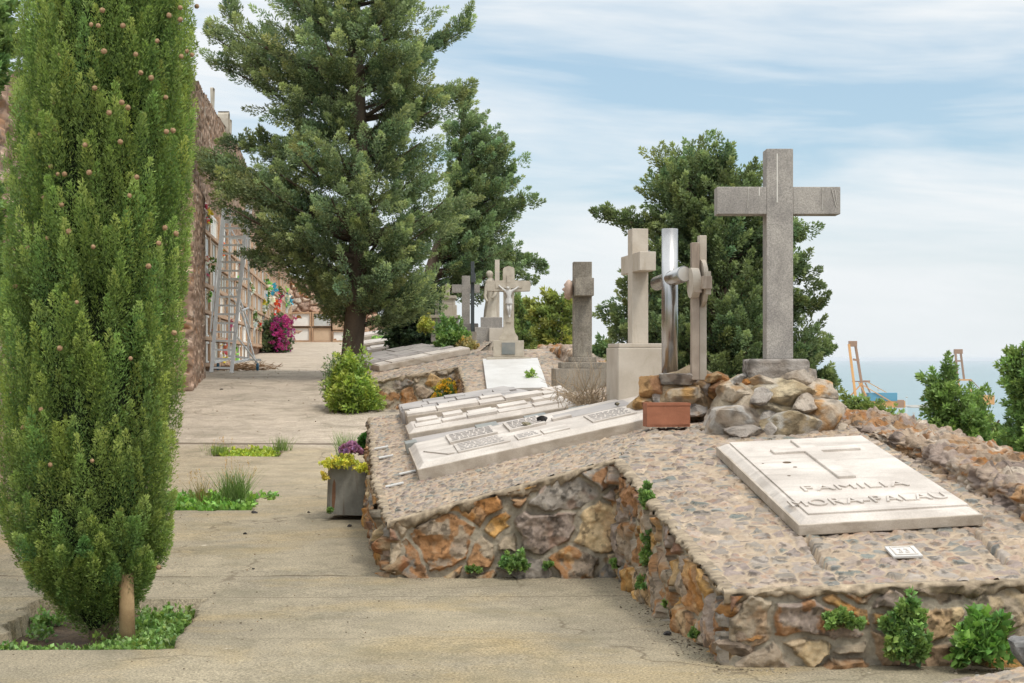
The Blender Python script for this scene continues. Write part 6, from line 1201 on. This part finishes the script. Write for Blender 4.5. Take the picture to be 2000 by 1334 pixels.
for i, (px, py) in enumerate(((672, 875), (681, 872), (690, 879), (697, 876), (687, 868), (676, 885), (700, 884), (684, 882))):
    c = P(px, py, 14.7 + 0.04 * r.normal()); V, Fc, C = plumes(np.repeat((c - [0, 0, .015])[None], 6, 0), r.normal(size=(6, 3)) * 0.5 + [0, 0, 1], 0.04, 0.02, 16, 0.03, 0.026, S(160, 104, 146), S(204, 152, 190), i, gain=1.0, spread=0.8, jitter=0.3, prof_low=1); mk('blossom', V, Fc, M['leaf'], T, C)
TR_ = thing('terracotta_trough', 'empty terracotta trough at the head of the nearest marble slab', 'trough', P(1305, 830, 12.15)); k = 12.15 / F
ft = Matrix.Translation(P(1306, 829, 12.15)) @ Matrix.Rotation(0.12, 4, 'Z'); s = Solid(ft); w_ = 43 * k; h_ = 42 * k
s.prism([(-w_ * 0.9, 0), (w_ * 0.96, 0), (w_, .14), (-w_, .14)], -0.02, 0.0)
for x0, x1, y0, y1 in ((-w_, w_, 0, 0.014), (-w_, w_, 0.15, 0.164), (-w_, -w_ + 0.014, 0.0145, 0.1495), (w_ - 0.014, w_, 0.0145, 0.1495)): s.box(x0, x1, y0, y1, -0.02, h_, 0.003)
s.build('box', M['terracotta'], TR_); Solid(ft).box(-w_ - .004, w_ + .004, -0.005, 0.0, h_ - 0.022, h_ + .001, 0.002).build('rim', M['terracotta'], TR_)

# ================================================================ LADDER, WHEEL, BOUQUETS
YL = 34.6; LD = thing('rolling_ladder', 'tall aluminium rolling ladder with blue wheels leaning at the niche wall', 'ladder', P(430, 727, YL))
bl = P(413, 727, YL - .4); br = P(452, 728, YL - .4); tl = P(439, 400, YL + 1.2); tr_ = P(484, 400, YL + 1.2)
s = Solid(); s.bar(bl, tl, 0.075, 0.04); s.build('rail', M['alu'], LD); s = Solid(); s.bar(br, tr_, 0.075, 0.04); s.build('rail', M['alu'], LD)
s = Solid(); off = np.array([-0.06, 0.1, 0]); s.bar(bl + [0, .1, .9] + off, tl + off, 0.03, 0.02); s.build('handrail', M['alu'], LD); s = Solid(); s.bar(br + [0.06, .1, .9], tr_ + [0.08, .1, 0], 0.03, 0.02); s.build('handrail', M['alu'], LD)
for i in range(19):
    t = (i + 0.5) / 19.3; Solid().bar(bl + (tl - bl) * t, br + (tr_ - br) * t, 0.035, 0.045 if i != 17 else 0.16).build('rung', M['alu'], LD)
rl = P(447, 695, YL + 1.7); rr_ = P(485, 700, YL + 1.7)
for a_, b_ in ((rl, P(449, 400, YL + 1.5)), (rr_, P(486, 400, YL + 1.5))): Solid().bar(a_, b_, 0.045, 0.03).build('rear_post', M['alu'], LD)
w1 = P(505, 712, YL + 0.9); w0 = P(426, 704, YL + 1.9)
for a_, b_ in ((br + (tr_ - br) * 0.22, w1), (br + (tr_ - br) * 0.36 + [.1, 0, 0], rr_ + [0, 0, 1.2]), (P(470, 600, YL + 1), P(500, 710, YL + .9)), (rl + [0, 0, 1.6], rr_ + [0, 0, .7]), (rl + [0, 0, 3.1], rr_ + [0, 0, 2.3]), (P(460, 560, YL + .5), P(488, 640, YL + 1.5))): Solid().bar(a_, b_, 0.035, 0.025).build('brace', M['alu'], LD)
for a_, b_ in ((P(418, 708, YL + .4), P(450, 700, YL + 2)), (P(452, 709, YL), P(486, 702, YL + 1.6)), (P(486, 702, YL + 1.6), P(508, 703, YL + .8)), (rl, rr_), (P(449, 545, YL + 1.6), P(488, 545, YL + 1.6)), (P(447, 465, YL + 1.6), P(488, 465, YL + 1.6))): Solid().bar(a_, b_, 0.05, 0.05).build('cross_bar', M['alu'], LD)
for q in (P(426, 716, YL + .9), P(503, 717, YL + .8)):
    o = Solid().cyl(q - [0.02, 0, 0], q + [0.02, 0, 0], 0.085, 0.085, 20).build('wheel', M['blue'], LD, True)
YW = groundY(753)
T = thing('hand_cart', 'black-tyred cart wheel peeping out behind the near cypress', 'cart', P(367, 753, YW)); q = P(367, 740, YW); rw = 13.2 * YW / F
Solid().cyl(q - [0.025, 0, 0], q + [0.025, 0, 0], rw, rw, 28).build('wheel', M['black'], T, True); Solid().cyl(q - [0.03, 0, 0], q + [0.03, 0, 0], rw * .45, rw * .45, 16).build('hub', M['zinc'], T)
Solid().cyl(q - [0.75, 0, 0], q - [0.03, 0, 0], 0.014).build('axle', M['zinc'], T); Solid().box(q[0] - .7, q[0] - .15, YW - .4, YW + .4, q[2] + .1, q[2] + .35, .02, -.04).build('tub', M['zinc'], T)
q2 = q - np.array([0.8, 0, 0]); Solid().cyl(q2 - [0.025, 0, 0], q2 + [0.025, 0, 0], rw, rw, 28).build('wheel', M['black'], T, True)
PK = S(220, 90, 120); RD = S(200, 50, 44); WH = S(232, 228, 222); YE = S(222, 200, 70); OR = S(222, 120, 70); BL = S(70, 160, 196); GN = S(90, 120, 60); LG = S(150, 210, 110); MG = S(176, 60, 120)
BQ = [(403, 422, 0.20, (PK, YE, WH, GN), 'pink, white and yellow bouquet on the topmost niche row, nearest of all'), (400, 522, 0.24, (PK, RD, WH, GN), 'large pink and red bouquet left of the ladder'), (425, 488, 0.22, (OR, WH, GN), 'orange and white bouquet just left of the upper ladder'), (406, 645, 0.10, (RD, GN), 'small red bouquet low left of the ladder'),
      (402, 582, 0.14, (WH, LG, GN), 'white and green bouquet midway left of the ladder'), (466, 524, 0.12, (PK, RD), 'pink bouquet seen between the ladder rails'), (461, 551, 0.16, (LG, WH, GN), 'bright green and white bouquet between the ladder rails'), (441, 632, 0.16, (MG, PK), 'magenta bouquet behind the lower ladder rungs'),
      (439, 670, 0.10, (RD,), 'bright red bouquet behind the lower ladder'), (430, 688, 0.2, (YE, OR, PK), 'yellow and peach flowers on the ground behind the ladder foot'), (455, 690, 0.2, (YE, LG, GN), 'yellow-green flowers on the ground right of the yellow ones behind the ladder'), (498, 495, 0.2, (RD, GN, WH), 'dark red bouquet right of the ladder, high up'),
      (515, 562, 0.42, (BL, GN, LG), 'blue and green bouquet above a white ribbon'), (520, 576, 0.34, (WH, WH), 'white ribboned bouquet directly under the blue one'), (542, 577, 0.3, (MG, PK, GN), 'small pink and purple bouquet beside the blue one'), (557, 583, 0.45, (BL, WH, LG), 'turquoise and white bouquet near the end corner'), (534, 602, 0.34, (RD, OR), 'red bouquet right above the magenta shrub'),
      (512, 601, 0.24, (YE, WH, GN), 'yellow and white bouquet left of the red one'), (492, 628, 0.3, (WH, WH, GN), 'silver-white ribbon bouquet left of the magenta shrub'), (500, 636, 0.2, (RD, GN), 'red blooms at the top left of the magenta shrub'), (553, 631, 0.3, (YE, LG), 'yellow-green bouquet right of the magenta shrub'), (530, 684, 0.4, (LG, WH), 'pale green wrapped bouquet on the ground at the foot of the magenta shrub'),
      (487, 560, 0.2, (WH, GN), 'white and green bouquet just right of the ladder posts')]
for i, (px, py, rad, cols, lab) in enumerate(BQ):
    rad *= 1.35
    Y = 3.42 / ((1000 - px) / 3000 - .107) * 0.985; c = P(px, py, Y); r = np.random.default_rng(700 + i); N = 16
    T = thing('flower_bouquet', lab, 'bouquet', tuple(c), 'flower bouquets along the niche wall')
    d = unit(r.normal(size=(N, 3)) * [.6, 1, 1]); cc = np.array([cols[k % len(cols)] for k in range(N)])
    VV = Acc()
    for k in range(N):
        V, Fc, C = plumes((c + d[k] * rad * [.5, .9, .7] * r.uniform(.3, 1))[None], d[k][None], rad * .4, rad * .3, 12, rad * .32, rad * .26, cc[k] * .8, cc[k], 800 + i * 20 + k, gain=1.1, spread=1.1, jitter=.5, prof_low=1); VV.add(V, Fc, C)
    VV.build('blooms', M['leaf'], T); Solid().cyl(c - [0, 0, rad * 1.3], c - [0, 0, rad * .2], rad * .22, rad * .3, 8).build('vase', M['whiteslab'], T)
# raked litter under the ladder
A = Acc(); r = np.random.default_rng(3)
for i in range(320):
    y = r.uniform(36, 43); x = wallX(y) + 0.3 + abs(r.normal()) * 0.35 + (0.5 if i % 3 == 0 else 0); c = np.array([x, y, gz(y) + 0.03 + 0.05 * r.random()]); d = unit(r.normal(size=3) * [1, 1, 0.25]); Vv, Ff = tube_arr(np.stack([c, c + d * 0.12, c + d * 0.26 + [0, 0, .01]]), [.008, .007, .004], 4); A.add(Vv, Ff, np.array(S(160, 130, 100)) * r.uniform(.6, 1.1))
o = A.build('dry_litter', M['bark']); tag(o, 'raked dry twigs and leaves at the foot of the niche wall by the ladder', 'litter', None, 'stuff')

# ================================================================ HARBOUR
def port_crane(label, Y, bars, boxes, grp):
    T = thing('port_crane', label, 'crane', P(bars[0][0], bars[0][1], Y), grp); k = Y / F; yel = m_flat('crane_paint', S(206, 150, 86), 0.6, 0, 0.15, 0.05); brn = m_flat('crane_rust', S(150, 116, 90), 0.7, 0, 0.2, 0.05); blu = m_flat('crane_blue', S(74, 134, 158), 0.6, 0, 0.05, 0.05)
    mats = {'y': yel, 'b': brn}
    for (x0, y0, x1, y1, w, mt, nm, dY) in bars: Solid().bar(P(x0, y0, Y + dY), P(x1, y1, Y + dY), w * k, w * k).build(nm, mats[mt], T)
    for (x0, x1, y0, y1, dep, mt, nm) in boxes:
        a_ = P(x0, y1, Y); b_ = P(x1, y0, Y); Solid().box(a_[0], b_[0], Y - dep / 2, Y + dep / 2, a_[2], b_[2], 0.3).build(nm, blu if mt == 'u' else mats[mt], T)
port_crane('yellow harbour crane with raised boom and blue machine house', 1940,
           [(1658, 672, 1673, 790, 4.2, 'y', 'boom_leg', -8), (1671, 676, 1687, 775, 4.5, 'b', 'boom_leg', 0), (1666, 702, 1678, 704, 4, 'b', 'boom_tie', -4), (1663, 700, 1668, 770, 1.6, 'y', 'boom_leg', 10), (1674, 704, 1684, 770, 1.2, 'b', 'ladder_rail', 6), (1663, 790, 1663, 862, 3.6, 'y', 'portal_leg', 0),
            (1662, 772, 1684, 748, 2.2, 'y', 'brace', -5), (1678, 748, 1692, 773, 2.6, 'y', 'brace', -5), (1676, 747, 1745, 787, 1.5, 'y', 'backstay', -8), (1696, 747, 1752, 778, 1.4, 'y', 'backstay', 8), (1690, 748, 1700, 768, 2.4, 'b', 'mast', 0), (1686, 745, 1699, 745, 4, 'b', 'platform', 0), (1664, 745, 1690, 745, 2.0, 'b', 'boom_tie', 4), (1715, 755, 1715, 764, .8, 'y', 'strut', 0), (1735, 860, 1735, 795, 1.0, 'b', 'portal_leg', 8), (1756, 798, 1756, 862, 1.6, 'y', 'portal_leg', 14)],
           [(1658, 1673, 666, 677, 8, 'b', 'boom_head'), (1694, 1750, 767, 783, 14, 'u', 'machine_house'), (1700, 1766, 783, 796, 12, 'y', 'girder'), (1748, 1764, 781, 795, 13, 'b', 'counterweight')], 'harbour cranes')
port_crane('second harbour crane further right, only its boom above the bushes', 2100,
           [(1866, 686, 1870, 740, 3.6, 'b', 'boom_leg', -8), (1876, 686, 1883, 742, 3.4, 'b', 'boom_leg', 6), (1867, 705, 1879, 705, 3.0, 'b', 'boom_tie', 0), (1872, 742, 1897, 742, 3, 'y', 'brace', 0), (1870, 742, 1876, 760, 2.4, 'y', 'brace', -4), (1897, 742, 1893, 760, 2.4, 'b', 'brace', 4), (1897, 742, 1930, 776, 1.2, 'b', 'backstay', 0), (1870, 760, 1870, 862, 2.4, 'y', 'portal_leg', 0), (1896, 760, 1896, 862, 2.4, 'y', 'portal_leg', 0)],
           [(1864, 1879, 682, 691, 8, 'b', 'boom_head'), (1905, 1940, 772, 790, 12, 'y', 'girder')], 'harbour cranes')
qm = m_flat('quay_concrete', S(176, 170, 160), 0.9, 0, 0.1, 0.02); sm_ = m_flat('shed_white', S(206, 214, 216), 0.7, 0, 0.06, 0.05); sb_ = m_flat('shed_blue', S(140, 176, 196), 0.7, 0, 0.06, 0.05)
def far_box(px0, px1, Y0, Y1, z0, z1): return Solid().box((px0 - CX) * Y0 / F, (px1 - CX) * Y0 / F, Y0, Y1, z0, z1)
tag(far_box(1000, 1838, 3040, 3070, -97, -91.5).build('breakwater', qm), 'long thin breakwater line across the sea', 'breakwater', None)
tag(far_box(1780, 1840, 3000, 3035, -97, -92.5).build('breakwater', qm), 'short rocky spur in front of the breakwater end', 'breakwater', None)
tag(far_box(1250, 1960, 1700, 1990, -97, -92.5).build('quay', qm), kind='structure')
tag(far_box(1560, 1960, 1560, 1590, -97, -93.5).build('quay', qm), kind='structure')
T = thing('warehouse', 'white quayside shed with a sloping blue roof', 'warehouse', P(1800, 850, 1780)); 
far_box(1786, 1860, 1780, 1830, -93, -78).build('wall', sm_, T); a_ = P(1784, 838, 1779); Solid().prism([((1784 - CX) * .593, 1779), ((1862 - CX) * .593, 1779), ((1862 - CX) * .593, 1832), ((1784 - CX) * .593, 1832)], -78, -76).build('roof', sb_, T)
for i in range(5): far_box(1799 + i * 12, 1806 + i * 12, 1778, 1779.5, -92, -82).build('door', m_flat('shed_door', S(150, 150, 150)), T)
T = thing('warehouse', 'pale blue shed to the right of the white one', 'warehouse', P(1850, 850, 1720)); far_box(1842, 1885, 1720, 1760, -93, -80).build('wall', sb_, T); far_box(1841, 1886, 1719, 1761, -80, -79).build('roof', sm_, T)
T = thing('harbour_beacon', 'small green and white beacon standing on the breakwater', 'beacon', P(1809, 795, 3050)); gnm = m_flat('beacon_green', S(50, 170, 120), 0.6); wtm = m_flat('beacon_white', S(225, 225, 225), 0.6)
Solid().cyl(P(1809, 797, 3050), P(1809, 783, 3050), 3.2, 2.6, 12).build('base', wtm, T); Solid().cyl(P(1809, 783, 3050), P(1809, 777, 3050), 4.2, 3.6, 12).build('lantern', gnm, T); Solid().cyl(P(1809, 777, 3050), P(1809, 773, 3050), 0.8, 0.6, 6).build('mast', gnm, T)
for px, py in ((1771, 775), (1632, 772), (1785, 806)):
    T = thing('light_mast', {1771: 'tall thin lighting mast right of the crane counterweight', 1632: 'thin lighting mast left of the crane', 1785: 'thin lighting mast by the white shed'}[px], 'mast', P(px, 860, 1950)); Solid().cyl(P(px, 860, 1950), P(px, py, 1950), 0.35, 0.3, 6).build('pole', sm_, T); Solid().box(*sum([[P(px - 2.5, py, 1950)[0], P(px + 2.5, py, 1950)[0]], [1949.5, 1950.5], [P(px, py + 1.5, 1950)[2], P(px, py, 1950)[2]]], [])).build('lamp_head', qm, T)

# ================================================================ HAZE
hz = Solid(); hz.box(-59000, 89000, -200, 61000, -100, 17.5)
m = bpy.data.materials.new('haze'); m.use_nodes = True; nt = m.node_tree; nt.nodes.remove(nt.nodes['Principled BSDF'])
pv = NN(nt, 'ShaderNodeVolumePrincipled'); pv.inputs['Color'].default_value = (0.92, 0.96, 1.0, 1); pv.inputs['Density'].default_value = 0.00003; pv.inputs['Anisotropy'].default_value = 0.0
LK(nt, pv.outputs[0], nt.nodes['Material Output'].inputs['Volume'])
o = hz.build('haze', m); o['kind'] = 'stuff'
